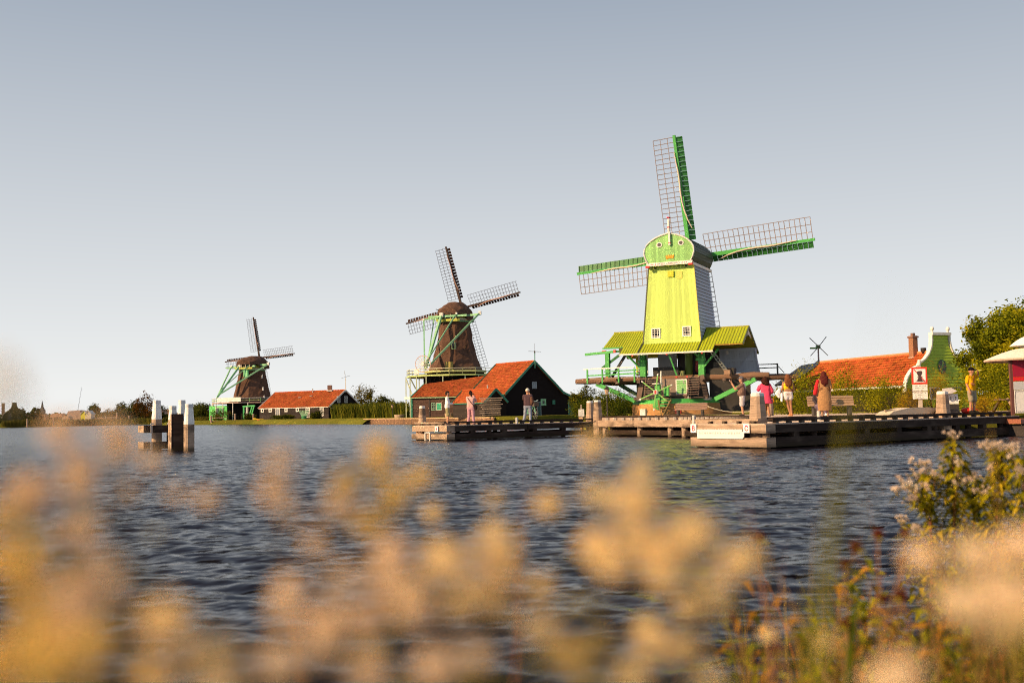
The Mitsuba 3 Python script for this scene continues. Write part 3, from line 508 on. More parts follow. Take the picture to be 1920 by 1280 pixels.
    for (u, v, zb) in gn:
        p = put(k, 'gallery_post', beam(fr(u, v, zb), fr(u, v, gz-.12), .15), (.55, .60, .40) if not ov else (.70, .66, .62))
    # tarred lower house
    put(k, 'lower_body', lathe([(base_r, zg-.5), (base_r, base_top), (base_r*.8, base_top+1.3)], 8, fr(0, 0, 0)), TAR, 'matte', vn=.2)
    sails(k, fr, v_hub, hub_z, L, rot, 1.9, .55, (.055, .034, .03), (.05, .03, .027), (.05, .032, .028), (.55, .33, .26), 1.7, .5, False, bt=.06)
    return k
K = Fr(-9.2, 172, 19)
KT = dict(beams=[((-4.9, -1.5, 16.75), (-.6, -1.3, 16.9), .26), ((-4.0, .6, 16.9), (-1, .6, 16.9), .24), ((2.6, -.8, 17.1), (5.0, -1.3, 17.2), .30), ((-3.3, -3.0, 16.95), (3.3, -3.0, 16.95), .3)],
          poles=[((-4.8, -1.5, 16.7), (-2.15, -7.4, 8.6), .22), ((-3.9, .6, 16.9), (-1.9, -7.0, 8.9), .16), ((-.95, -3.2, 17.2), (-2.0, -7.5, 8.4), .36), ((1.6, -3.2, 17.3), (-1.9, -7.2, 9.6), .18), ((4.9, -1.4, 17.4), (-1.5, -7.3, 8.9), .26)])
midmill = smock('brown thatched windmill with mint green tail poles, rising behind the black barn', K,
    [(4.4, 8.3), (3.9, 9.4), (3.32, 11.2), (2.86, 13.2), (2.6, 15.0), (2.48, 16.45)], 1.0,
    (7.9, 7.55, [(-6.9, -4.1, 1.), (-5.3, -6.0, 1.), (-3.8, -6.9, 1.), (-1.9, -7.5, 1.), (.9, -7.5, 3.5), (4.1, -6.2, 5.0), (5.9, -5.1, 6.4), (-7.6, -1., 1.), (-7.3, 2., 1.)], 0), (16.4, 19.55), 18.75, 10.5, 11.5, 3.3, ((-2.35, -7.6, 9.25), 1.28), KT)
put(midmill, 'cross_tie', [beam(K(-7.05, -4.2, 4.05), K(-3.6, -7.1, 4.05), .25, .42)], WHITE); put(midmill, 'cross_tie', [beam(K(-6.9, -4.1, 7.2), K(-5.9, -4.0, 4.6), .14), beam(K(-5.3, -6, 7.2), K(-5.0, -4.6, 5.5), .14)], (.5, .55, .4))
w_ = put(midmill, 'window', K.box(.9, 1.5, -3.72, -3.3, 11.6, 12.7), (.18, .28, .16)); put(w_, 'pane', K.box(1.0, 1.4, -3.78, -3.7, 11.75, 12.55), mat='glass')
put(midmill, 'door', K.box(.1, 1.3, -4.6, -4.2, 8.0, 9.6), (.30, .24, .06)); put(midmill, 'body_edge', lathe([(5.0, 8.0), (5.0, 8.35)], 8, K(0, 0, 0)), (.35, .36, .10)); put(midmill, 'notice', K.box(-4.2, -3.4, -6.9, -6.8, 7.7, 8.5), WHITE)
Q = Fr(-64.0, 262, 20)
QT = dict(beams=[((-6.0, -2.3, 13.7), (-1.5, -2.3, 13.7), .3), ((2.2, -1, 14.2), (5.8, -1.5, 14.2), .4), ((-4, -3.2, 13.8), (3, -3.2, 13.9), .35)],
          poles=[((-3.6, -3.4, 14.0), (-4.9, -7.6, 6.2), .26), ((-1.2, -3.4, 14.1), (-4.6, -7.6, 6.6), .42), ((1.7, -3.4, 14.3), (-3.6, -7.4, 8.4), .2), ((5.7, -1.6, 14.4), (-4.4, -7.6, 7.0), .36)])
farmill = smock('smaller brown thatched windmill with a white gallery, farthest left across the water', Q,
    [(4.65, 6.3), (4.2, 8.0), (3.75, 10.0), (3.35, 12.0), (3.1, 13.2)], 1.0,
    (9.6, 5.15, [(-9.0, -3.2, .9), (-8.2, -4.8, .9), (-6.4, -7., .9), (-4.6, -8.3, .9), (-2.0, -9.2, .9), (.9, -9.4, .9), (4.4, -8.4, .9)], 1), (13.5, 16.6), 16.25, 10.2, 4.0, 3.2, ((-4.7, -7.8, 6.6), 0), QT, base_r=6.2, base_top=4.9)
put(farmill, 'signboard', [beam(Q(-3.4, -9.45, 5.75), Q(3.2, -9.5, 5.8), .1, 1.0)], WHITE)
for u0, u1, z0, z1 in ((.2, 1.3, 11.3, 12.9),): w_ = put(farmill, 'shutter', Q.box(u0, u1, -4.0, -3.4, z0, z1), (.22, .62, .30))
for u, z in ((4.25, 11.0), (4.45, 8.0), (4.75, 5.9)): put(farmill, 'vent', lathe([(.22, 0), (.05, .9)], 6, Q(u-.3, -1.6, z)), (.7, .7, .7))
gh = put(farmill, 'porch', [Q.box(-6.6, -1.6, -8.2, -7.9, 1.0, 4.4)], (.10, .55, .13), label='bright green boarded porch under the gallery')
put(gh, 'door', Q.box(-4.6, -3.9, -8.3, -8.22, 1.2, 3.9), (.03, .07, .08)); put(gh, 'shutter', Q.box(-3.7, -2.4, -8.32, -8.22, 2.2, 3.9), (.08, .30, .12)); put(gh, 'trim', Q.box(-4.9, -2.3, -8.34, -8.3, 3.9, 4.05), (.5, .7, .45))

# ------------------------------------------------------------------ houses
def gable_house(key, A, gam, hw, zr, ze, length, zg=.9, wall=TAR, trim=TEAL, hw2=None, ze2=None, catslide=None, tile=TILE, over=.25, verge=.3, ridge_col=None):
    """A: gable apex point on the ground plan; gam: bearing of the gable wall (degrees, rising away to the right)"""
    a = math.radians(gam); g = np.array([math.cos(a), math.sin(a), 0]); r = np.array([-math.sin(a), math.cos(a), 0]); A = np.array([A[0], A[1], 0.])
    hw2 = hw2 or hw; ze2 = ze2 if ze2 is not None else ze
    W = lambda u, v, z: A+g*u+r*v+Z3*z
    prof = [(-hw, zg), (hw2, zg), (hw2, ze2), (0, zr), (-hw, ze)]
    if catslide: prof = [(-hw, zg), (catslide[0], zg), (catslide[0], catslide[1]), (hw2, ze2), (0, zr), (-hw, ze)]
    wk = put(key, 'gable_wall', prism(prof, .12, W(0, .06, 0), g, Z3), wall, 'matte')
    put(key, 'gable_wall', prism(prof, .12, W(0, length, 0), g, Z3), wall, 'matte')
    nb = int((ze-zg)/.28); sd = put(key, 'side_wall', slab(W(-hw, length, zg), W(-hw, .0, zg), W(-hw, 0, ze), W(-hw, length, ze), .1), wall, 'matte')
    for b in boards(W(-hw, length, zg), W(-hw, .0, zg), W(-hw, 0, ze), W(-hw, length, ze), nb, .03, .004, 'h', lap=.05): put(sd, 'clapboard', b, np.array(wall)*2.2+.006, 'matte', var=.2)
    u9 = catslide[0] if catslide else hw2
    put(key, 'side_wall', slab(W(u9, 0, zg), W(u9, length, zg), W(u9, length, catslide[1] if catslide else ze2), W(u9, 0, catslide[1] if catslide else ze2), .1), wall, 'matte')
    def roofside(u0, z0, u1, z1):
        d = np.array([u1-u0, z1-z0]); d /= np.linalg.norm(d); e0 = (u0-d[0]*over, z0-d[1]*over)
        q = (W(e0[0], length+verge, e0[1]), W(e0[0], -verge, e0[1]), W(u1, -verge, z1), W(u1, length+verge, z1))
        if u0 > u1: q = (q[1], q[0], q[3], q[2])
        put(key, 'roof', slab(*[x-Z3*.03 for x in q], .1), (.2, .07, .03), 'matte')
        m, c = pantiles(*q, col=tile); put(key, 'roof_tiles', m, mat='matte', colors=c, kind='stuff')
        nv = unit(np.cross(q[1]-q[0], q[3]-q[0]))
        for v in (-verge-.03, length+verge+.03): put(key, 'verge_board', beam(W(e0[0], v, e0[1])+nv*.02, W(u1, v, z1)+nv*.02, .06, .30), trim)
        return e0
    roofside(-hw, ze, 0, zr)
    if catslide: roofside(hw2, ze2, 0, zr); roofside(catslide[0], catslide[1], hw2+.001, ze2)
    else: roofside(hw2, ze2, 0, zr)
    put(key, 'ridge_tiles', tube([W(0, v, zr+.05+.02*(i % 2)) for i, v in enumerate(np.linspace(-verge, length+verge, int(length/.4)))], .14, 6), ridge_col or tile, 'matte')
    put(key, 'gutter', beam(W(-hw-over*.8, -.1, ze-.2), W(-hw-over*.8, length, ze-.2), .1, .12), trim)
    return W
def flat_window(key, W, u0, u1, z0, z1, col, nx=2, ny=2, fw=.09, side=None, name='window', pane='glass'):
    """a window on the gable (side None: along u) or on the long wall at u = side (along v)"""
    f = (lambda a, d, z: W(a, -d, z)) if side is None else (lambda a, d, z: W(side-d, a, z))
    ex = unit(f(1, 0, 0)-f(0, 0, 0)); no = unit(f(0, 1, 0)-f(0, 0, 0)); bx = lambda a0, a1, d0, d1, y0, y1: obox(f((a0+a1)/2, (d0+d1)/2, (y0+y1)/2), ex*(a1-a0)/2, no*(d1-d0)/2, Z3*(y1-y0)/2)
    w = put(key, name, [bx(u0, u1, .03, .14, z0, z0+fw), bx(u0, u1, .03, .14, z1-fw, z1), bx(u0, u0+fw, .03, .139, z0+fw, z1-fw), bx(u1-fw, u1, .03, .139, z0+fw, z1-fw)], col)
    if pane == 'glass': put(w, 'pane', bx(u0+.02, u1-.02, .02, .07, z0+.02, z1-.02), mat='glass')
    else: put(w, 'panel', bx(u0+fw*.5, u1-fw*.5, .02, .09, z0+fw*.5, z1-fw*.5), pane)
    ms = [bx(u0+(u1-u0)*i/nx-.03, u0+(u1-u0)*i/nx+.03, .05, .12, z0+fw, z1-fw) for i in range(1, nx)]+[bx(u0+fw, u1-fw, .05, .118, z0+(z1-z0)*i/ny-.03, z0+(z1-z0)*i/ny+.03) for i in range(1, ny)]
    if ms: put(w, 'glazing_bar', ms, col)
    return w
H1 = thing('barn', 'black tarred barn with a steep orange tiled roof and teal trim, below the middle windmill', 'barn')
W1 = gable_house(H1, (2.95, 150), 35, 4.9, 8.55, 4.15, 9.0, hw2=4.95, ze2=4.2, catslide=(7.55, 3.1))
flat_window(H1, W1, -.35, .45, 4.75, 5.7, (.30, .34, .38), 2, 3, pane=(.20, .235, .29)); flat_window(H1, W1, 1.1, 2.0, 2.35, 3.3, MINT, 1, 1, .26); flat_window(H1, W1, 3.15, 3.6, 2.5, 3.1, TEAL, 1, 1, .05, pane=TEAL)
flat_window(H1, W1, .45, 1.1, .9, 2.9, (.35, .42, .42), 1, 1, .05, name='door', pane=(.01, .06, .055)); flat_window(H1, W1, 6.0, 7.0, .9, 3.0, (.12, .33, .25), 1, 1, .08, name='door', pane=(.012, .09, .07))
put(H1, 'finial', [beam(W1(.0, -.36, 7.6), W1(0, -.36, 9.8), .12), ], (.10, .30, .20)); put(H1, 'finial_arm', [beam(W1(-1.1, -.36, 9.95), W1(1.1, -.36, 9.95), .04), beam(W1(0, -.36, 9.8), W1(0, -.36, 11.1), .04), obox(W1(0, -.36, 9.9), (.1, 0, 0), (0, .1, 0), Z3*.15)], (.14, .13, .12))
S1 = thing('shed', 'small tarred lean shed with an orange tiled roof, in front of the barn', 'shed')
WS = gable_house(S1, (-2.4, 144.6), 35, 1.75, 4.62, 3.0, 8.0, wall=(.02, .015, .013), trim=TEAL, verge=.2)
put(S1, 'roof_flue', lathe([(.09, 4.2), (.09, 5.3)], 8, WS(.5, 2.6, 0)), (.4, .38, .36))
L1 = thing('workshop', 'low brown boarded workshop under the gallery of the middle windmill, with an orange roof', 'workshop')
a_ = unit(np.array([6.3, -2.6, 0])); E0, E1 = np.array([-15.2, 160.4, 0]), np.array([-1.6, 154.6, 0]); bk = np.array([-a_[1], a_[0], 0])
wl = put(L1, 'front_wall', slab(E0+Z3*.9, E1+Z3*.9, E1+Z3*4.0, E0+Z3*4.0, .1), (.05, .03, .025), 'matte')
for b in boards(E0+Z3*.9, E1+Z3*.9, E1+Z3*4.0, E0+Z3*4.0, 13, .03, .01, 'h', lap=.04): put(wl, 'clapboard', b, (.085, .052, .043), 'matte', var=.15)
q_ = (E0-bk*.35+Z3*4.0, E1-bk*.35+Z3*4.0, E1+bk*6.5+Z3*7.6, E0+bk*3.6+a_*.3+Z3*6.05)
put(L1, 'roof', slab(*[x-Z3*.05 for x in q_], .1), (.2, .07, .03), 'matte'); m_, c_ = pantiles(*q_, col=TILE); put(L1, 'roof_tiles', m_, mat='matte', colors=c_, kind='stuff')
put(L1, 'verge_board', beam(q_[0], q_[3], .08, .32), (.10, .40, .26)); put(L1, 'gutter', beam(q_[0]-Z3*.1, q_[1]-Z3*.1, .12, .14), (.30, .40, .22)); put(L1, 'corner_board', beam(E0-bk*.1+Z3*.9, E0-bk*.1+Z3*4, .25), (.08, .30, .20))
put(L1, 'end_wall', prism([(0, .9), (3.6, .9), (3.6, 5.9), (0, 3.95)], .1, E0, bk, Z3), (.02, .016, .014), 'matte')
WL = lambda u, v, z: E0+a_*u+bk*v+Z3*z
flat_window(L1, WL, 3.3, 4.0, 2.0, 3.1, (.16, .32, .22), 2, 3); flat_window(L1, WL, 4.15, 5.0, 2.0, 3.1, (.55, .62, .52), 1, 1, .08, pane=(.02, .36, .20), name='shutter'); flat_window(L1, WL, 2.9, 3.1, .95, 3.6, (.03, .02, .02), 1, 1, .03, name='downpipe', pane=(.03, .02, .02))
H2 = thing('house', 'long black boarded house with orange roof, white gable trim and small white windows, far left', 'house')
W2 = gable_house(H2, (-36.6, 232), 54, 4.75, 7.0, 3.6, 22.0, wall=(.018, .014, .013), trim=WHITE, hw2=5.0, ze2=3.45)
for u in (-1.9, .35): flat_window(H2, W2, u-.45, u+.45, 4.3, 5.7, (.62, .62, .58), 2, 3)
for u in (-3.6, -1.7, -.1, 3.6): flat_window(H2, W2, u-.55, u+.55, 1.7, 3.3, (.50, .55, .50), 2, 3)
for v, w, z0, z1 in ((2.0, 1.1, 1.5, 3.4), (6.3, 1.3, 1.3, 3.3)): flat_window(H2, W2, v-w*.5, v+w*.5, z0, z1, WHITE, 3, 5, .14, side=-4.75)
for v in (9.6, 13.2, 18.4, 21.0): flat_window(H2, W2, v-.45, v+.45, 2.55, 3.4, WHITE, 1, 1, .2, side=-4.75)
flat_window(H2, W2, 15.2, 16.6, 1.0, 3.4, WHITE, 2, 1, .14, side=-4.75, name='door', pane=(.18, .19, .22)); 
ch = put(H2, 'chimney', [obox(W2(-.3, 4.2, 7.5), (.45, 0, 0), (0, .45, 0), Z3*.7)], (.20, .10, .07)); put(ch, 'flashing', obox(W2(-.3, 4.2, 7.0), (.6, 0, 0), (0, .6, 0), Z3*.12), WHITE)
for v, u in ((8.6, -1.6), (11.8, -2.0)): put(H2, 'roof_light', obox(W2(u, v, 7.0-abs(u)*.72+.15), W2(.2, 0, 0)-W2(0, 0, 0), W2(0, .4, 0)-W2(0, 0, 0), Z3*.08), (.25, .22, .22))
put(H2, 'roof_flue', lathe([(.12, 6.5), (.12, 7.6)], 8, W2(-.4, 9.5, 0)), (.4, .38, .36)); put(H2, 'finial', beam(W2(0, -.35, 6.6), W2(0, -.35, 9.6), .16), WHITE)
put(H2, 'finial_vane', [beam(W2(-1.2, -.35, 9.6), W2(1.4, -.35, 10.2), .06), beam(W2(0, -.35, 9.4), W2(-.3, -.35, 11.2), .06)], (.35, .34, .34))

# house with the green bell gable
G = Fr(32.75, 81.6, -22.3)
GH = thing('house', 'green boarded house with a white-edged curved bell gable at the right', 'house')
hp = [(.74, 6.82), (.74, 6.3), (.86, 5.75), (1.12, 5.25), (1.55, 4.82), (2.05, 4.55), (2.12, 4.35), (2.5, 4.22), (2.9, 3.95), (3.25, 3.5), (3.45, 3.0), (3.5, 2.6), (3.5, 2.4)]
gp = [(-u, z) for u, z in hp]+[(-3.5, .9), (3.5, .9)]+[(u, z) for u, z in hp[::-1]]
gw = put(GH, 'gable_wall', prism(gp, .14, G(0, 0, 0), G.u, Z3), (.05, .09, .01), label='green boarded bell gable'); gpp = Polygon(gp)
for i in range(25):
    z = .92+i*.24; q = gpp.intersection(sbox(-5, z, 5, z+.226))
    if q.area > .02: 
        m = prism(q, .04, G(0, -.095, 0), G.u, Z3); tilt = (m[0][:, 2:]-z)/.24; put(gw, 'plank', (m[0]+G.v*tilt*.03, m[1]), (.42, .56, .03), var=.07, vn=.1)
put(GH, 'gable_edging', [beam(G(-a[0], -.12, a[1]), G(-b[0], -.12, b[1]), .34, .15, up=G.v*1.) if False else slab(G(-a[0]-.08, -.22, a[1]), G(-b[0]-.08, -.22, b[1]), G(-b[0]-.08, .12, b[1]), G(-a[0]-.08, .12, a[1]), .11) for a, b in zip(hp[:-1], hp[1:])], WHITE)
put(GH, 'gable_edging', [slab(G(b[0]+.08, -.22, b[1]), G(a[0]+.08, -.22, a[1]), G(a[0]+.08, .12, a[1]), G(b[0]+.08, .12, b[1]), .11) for a, b in zip(hp[:-1], hp[1:])], WHITE)
put(GH, 'cornice', G.box(-.92, .92, -.3, .15, 6.72, 6.92), WHITE)
for u in (-.78, .78): put(GH, 'ball_finial', lathe([(.06, 6.92), (.1, 7.0), (.07, 7.05), (.15, 7.14), (.16, 7.24), (.1, 7.34), (.02, 7.36)], 10, G(u, -.1, 0)), WHITE, smooth=True)
put(GH, 'ball_finial', lathe([(.12, 4.3), (.12, 4.75), (.08, 4.85)], 8, G(-2.18, -.1, 0)), WHITE)
ov = put(GH, 'oval_window', prism([(.42*math.cos(t), 4.3+.56*math.sin(t)) for t in np.linspace(0, 6.283, 29)[:-1]], .05, G(0, -.14, 0), G.u, Z3), (.02, .07, .03)); put(ov, 'pane', prism([(.36*math.cos(t), 4.3+.49*math.sin(t)) for t in np.linspace(0, 6.283, 29)[:-1]], .03, G(0, -.17, 0), G.u, Z3), mat='glass')
put(ov, 'glazing_bar', [beam(G(-.36*math.cos(t), -.19, 4.3-.5*math.sin(t)), G(.36*math.cos(t), -.19, 4.3+.5*math.sin(t)), .03) for t in (1.57, .5, 2.64, 1.05)], (.10, .26, .08))
window(GH, G, -1.3, -.35, -.12, 1.8, 2.75, 1, 1)
arch = [(-3.6, .9), (-2.1, .9), (-2.1, 1.5)]+[(-2.95+.85*math.cos(t), 1.9+.75*math.sin(t)) for t in np.linspace(0, 2.4, 9)]+[(-3.6, 2.4)]
ar = put(GH, 'arched_recess', prism(arch, .06, G(0, -.15, 0), G.u, Z3), (.012, .011, .012))
for i in range(4): put(ar, 'plank', G.box(-3.55, -2.15, -.22, -.18, .95+i*.22, 1.15+i*.22), (.20, .12, .085))
# roof behind the gable: ridge runs back to the left
def RP(px, py, Y): return at(px, py, Y)
ridge0, ridge1 = G(-.1, .1, 5.45), G(-.2, 14.0, 5.3); e0, e1 = G(-3.75, .1, 2.9), G(-3.75, 14.0, 2.85)
q_ = (e1, e0, ridge0, ridge1); put(GH, 'roof', slab(*[x-Z3*.04 for x in q_], .1), (.2, .07, .03), 'matte'); m_, c_ = pantiles(*q_, col=(.47, .10, .028)); put(GH, 'roof_tiles', m_, mat='matte', colors=c_, kind='stuff')
put(GH, 'roof', slab(G(3.6, .1, 2.9), G(3.6, 14, 2.9), ridge1, ridge0, .1), (.4, .1, .03), 'matte'); put(GH, 'ridge_tiles', tube([lerp(ridge0, ridge1, t)+Z3*.06 for t in np.linspace(0, 1, 40)], .13, 6), (.62, .25, .12), 'matte'); put(GH, 'gutter', beam(e0-Z3*.08-G.u*.1, e1-Z3*.08-G.u*.1, .16, .16), WHITE)
put(GH, 'side_wall', slab(G(-3.3, 14, .9), G(-3.3, .1, .9), G(-3.3, .1, 3.0), G(-3.3, 14, 3.0), .1), (.025, .02, .018), 'matte'); put(GH, 'end_wall', prism([(-3.4, .9), (3.4, .9), (3.4, 3), (-.2, 5.2), (-3.4, 3)], .1, G(0, 14, 0), G.u, Z3), TAR, 'matte'); put(GH, 'downpipe', [beam(e0+G.v*4.2, e0+G.v*4.6-Z3*1.2+G.u*.6, .09)], (.3, .3, .3))
cc_ = G(-.35, 2.4, 0); ch = put(GH, 'chimney', [obox(cc_+Z3*5.9, G.u*.24, G.v*.24, Z3*.95)], (.30, .15, .09), 'matte', vn=.3)
put(ch, 'chimney_cap', [obox(cc_+Z3*6.75, G.u*.31, G.v*.31, Z3*.06), obox(cc_+Z3*6.93, G.u*.12, G.v*.12, Z3*.13)], (.22, .12, .09)); put(ch, 'flashing', obox(cc_+Z3*5.05, G.u*.3, G.v*.3, Z3*.12), (.45, .38, .33)); put(GH, 'satellite_pot', lathe([(.05, 5.3), (.2, 5.6), (.22, 5.85)], 10, G(-.2, 1.5, 0)), (.03, .025, .025))
BW = thing('barn', 'dark tarred gable behind the shrubs and the orange roof, shaded by the green mill', 'barn')
bx_ = lambda px, py: at(px, py, 96.2); p0, p1, p2 = bx_(1482, 716), bx_(1536, 677), bx_(1600, 712)
put(BW, 'gable_wall', prism([(p0[0], .9), (p2[0], .9), (p2[0], p2[2]), (p1[0], p1[2]-.1), (p0[0], p0[2])], .2, (0, 96.2, 0), (1, 0, 0), Z3), TAR, 'matte'); put(BW, 'verge_board', beam(p0-[.4, .2, .3], p1-[0, .2, 0], .12, .3), (.36, .36, .42)); put(BW, 'roof', slab(p0+[0, .2, -.1], p1+[0, .2, -.1], p1+[0, 6, -.1], p0+[0, 6, -.1], .15), (.02, .016, .016))
VN = thing('wind_vane', 'small four-bladed iron windmill vane on a pole above the far roof ridge', 'wind vane')
pv = at(1534, 650, 94.6); put(VN, 'pole', tube([pv-Z3*2.2, pv], [.09, .06], 6), (.25, .25, .26)); put(VN, 'head', [obox(pv, (.16, 0, 0), (0, .2, 0), Z3*.16), obox(pv-np.array([.45, 0, .12]), (.28, 0, 0), (0, .04, 0), Z3*.07)], (.06, .20, .05))
for t in (.9, 2.36, 3.95, 5.48): put(VN, 'blade', beam(pv-np.array([0, .22, 0]), pv+np.array([math.cos(t)*1.12, -.22, math.sin(t)*1.12]), .06, .04, up=(0, 1, 0)), (.08, .09, .09))

# ------------------------------------------------------------------ jetties and mooring posts
def ring_poly(r, n=8, off=0.): return [(r*math.cos(6.2832*i/n+off), r*math.sin(6.2832*i/n+off)) for i in range(n)]
def bollard(label, p, zt, w, white=.12, z0=-.8, group=None, rot=.5, shoulder=.62, kind='mooring post', mat='wood', topw=.72, wmat=None):
    k = thing('mooring_post', label, kind, group); p = np.asarray(p, float); zs = z0+(zt-z0)*shoulder if shoulder < 1 else shoulder
    def col(prof, n=8):
        h_ = w*.39; c_ = h_*.62; loc = [(h_, -c_), (h_, c_), (c_, h_), (-c_, h_), (-h_, c_), (-h_, -c_), (-c_, -h_), (c_, -h_)]; v = np.concatenate([np.array([(p[0]+(a*.793-b*.61)*s, p[1]+(a*.61+b*.793)*s, z) for a, b in loc]) for s, z in prof]); f = []
        for i in range(len(prof)-1):
            for j in range(n): a, b = i*n+j, i*n+(j+1) % n; f += [[a, b, b+n], [a, b+n, a+n]]
        e = (len(prof)-1)*n; f += [[e, e+j, e+j+1] for j in range(1, n-1)]
        return v, np.array(f)
    t = lambda z: 1 if z <= zs else 1+(topw-1)*(z-zs)/(zt-zs)
    zw = zt-white
    put(k, 'shaft', col([(1, z0), (1, min(zs, zw-.01)), (t(zw), zw)]), mat=mat)
    put(k, 'painted_top', col([(t(zw)*1.005, zw), (t(zt-.03), zt-.03), (topw*.86, zt)]) if white < .3 else col([(t(zw)*1.005, zw), (max(1, 1)*t(zs+.02), max(zs+.02, zw+.01)), (topw, zt-.14), (topw*.99, zt-.02), (topw*.93, zt)]), WHITE, vn=.12, vs=5)
    if white >= .3: put(k, 'cap_band', col([(topw*1.04, zt-.16), (topw*1.04, zt-.03), (topw*.96, zt+.01)]), (.66, .64, .63))
    else: put(k, 'ring', [tube([p+[w*.5*math.cos(a), w*.5*math.sin(a), zs-.25+.05*math.sin(5*a)] for a in (3.6, 3.9, 4.2)], .018, 5)], (.08, .06, .05))
    return k
def pier(name, label, J, ln, wd, splits, dz=0.):
    k = thing(name, label, 'jetty')
    for z0, z1, nm in ((.54+dz, .82+dz, 'upper_beam'), (.06, .38+dz*.6, 'lower_beam')):
        put(k, nm, J.box(.04, .32, .02, wd, z0, z1) if nm == 'upper_beam' else J.box(.02, .34, .06, wd+.02, z0, z1), mat='wood')
        put(k, 'corner_block', J.box(.0, .5, -.04, .30, z0-.01, z1+.01), mat='wood')
        cuts = np.concatenate([[.52], splits, [ln]])
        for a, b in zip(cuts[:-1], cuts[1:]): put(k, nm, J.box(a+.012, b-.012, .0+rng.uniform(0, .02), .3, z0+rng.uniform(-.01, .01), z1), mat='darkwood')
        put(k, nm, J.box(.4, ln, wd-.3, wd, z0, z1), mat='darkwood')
    for u in np.arange(.2, ln, 2.6): 
        for v in (.2, wd-.22): put(k, 'pile', tube([J(u+.1, v, -1.5), J(u+.1, v, .56+dz)], .13, 8), mat='wood' if u < 1 else 'darkwood')
    for u in np.arange(1.6, ln, 2.1): put(k, 'spacer', J.box(u, u+.3, .05, .28, .36+dz*.6, .55+dz), mat='darkwood')
    put(k, 'decking', [J.box(u, u+.135, .06, wd-.06, .80+dz, .86+dz+rng.uniform(0, .006)) for u in np.arange(.06, ln, .15)], (.46, .36, .29), 'matte', var=.1, kind='stuff')
    for a in np.arange(.55, ln-.3, 4.1): put(k, 'kerb_rail', J.box(a, min(a+4.05, ln), .10, .30, .955+dz, 1.04+dz), mat='darkwood')
    put(k, 'kerb_rail', J.box(.12, .32, .4, wd-.1, .955+dz, 1.03+dz), mat='wood'); put(k, 'kerb_rail', J.box(.3, ln, wd-.34, wd-.16, .955+dz, 1.04+dz), mat='darkwood')
    put(k, 'kerb_block', [J.box(u, u+.14, .12, .28, .86+dz, .955+dz) for u in np.arange(.75, ln-.2, .72)]+[J.box(.14, .30, v, v+.12, .86+dz, .955+dz) for v in np.arange(.6, wd-.2, .66)], (.10, .075, .06), 'matte', kind='stuff')
    return k
J1 = Fr(8.55, 36.4, -37.6); J2 = Fr(-3.5, 55.7, -37.6)
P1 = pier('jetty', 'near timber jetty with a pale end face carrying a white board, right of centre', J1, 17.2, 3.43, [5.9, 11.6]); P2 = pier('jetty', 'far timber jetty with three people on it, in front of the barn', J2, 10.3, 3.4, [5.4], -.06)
wk = thing('walkway', 'timber walkway linking the two jetties in front of the green mill', 'walkway')
wpts = [(4.7, 61.2), (8.5, 54.8), (9.45, 48.0), (9.7, 42.2)]
for a, b in zip(wpts[:-1], wpts[1:]):
    for t0, t1 in ((0, .5), (.5, 1)): put(wk, 'edge_beam', beam(lerp((*a, .70), (*b, .70), t0+.004), lerp((*a, .70), (*b, .70), t1-.004), .3, .36), mat='wood')
    put(wk, 'edge_beam', beam((a[0]+.1, a[1]+.1, .2), (b[0]+.1, b[1]+.1, .2), .2, .25), mat='darkwood'); put(wk, 'kerb_rail', beam((a[0]+.15, a[1]+.15, 1.06), (b[0]+.15, b[1]+.15, 1.06), .2, .09), mat='darkwood')
    for t in (.12, .55, .9): p = lerp(a, b, t); put(wk, 'pile', tube([(p[0]+.05, p[1]+.2, -1.5), (p[0]+.05, p[1]+.2, .55)], .16, 8), mat='wood')
    put(wk, 'kerb_block', [beam((*lerp(a, b, t), .88), (*lerp(a, b, t), 1.02), .14) for t in np.linspace(.05, .95, 10)], (.55, .48, .42), 'matte', kind='stuff')
dk = [(4.75, 61.3), (8.6, 54.9), (9.55, 48.), (9.8, 42.3), (11.3, 43.3), (22.2, 51.7), (27, 55.4), (26, 60), (12, 66), (5.5, 73)]
put(wk, 'deck', prism(dk, .14, (0, 0, .95), (1, 0, 0), (0, 1, 0)), (.36, .28, .23), 'matte'); put(wk, 'under_wall', [prism([(x+.9, y+1.6) for x, y in dk[:5]]+[(dk[4][0]+.9, dk[4][1]+1.9)]+[(x+1.1, y+1.9) for x, y in dk[:4][::-1]], 2.2, (0, 0, -.25), (1, 0, 0), (0, 1, 0))], (.03, .022, .016), 'matte')
GB = 'stout timber mooring posts along the jetties'
bollard('thick weathered mooring post with a white cap beside the person holding up a phone', J1(.55, .74, 0), 1.93, .68, shoulder=.62)
bollard('grey mooring post with a white cap in front of the hooded seat', J1(11.75, .38, 0), 1.95, .65, shoulder=.62)
bollard('white-capped mooring post on the end of the far jetty', J2(.42, 2.95, 0), 1.86, .46, shoulder=.7, white=.14)
pb = at(1121, 790, 61.0); bollard('tall mooring post where the far jetty meets the walkway, the nearer of a pair', (pb[0], pb[1], 0), 2.02, .58, shoulder=.66, white=.1)
pb = at(1107, 790, 62.6); bollard('mooring post where the far jetty meets the walkway, the farther of a pair', (pb[0], pb[1], 0), 2.0, .58, shoulder=.66, white=.1)
pb = at(1444.5, 770, 53); bollard('pale mooring post behind the woman in the pink dress', (pb[0], pb[1], 0), 1.86, .34, shoulder=.8, white=.05)
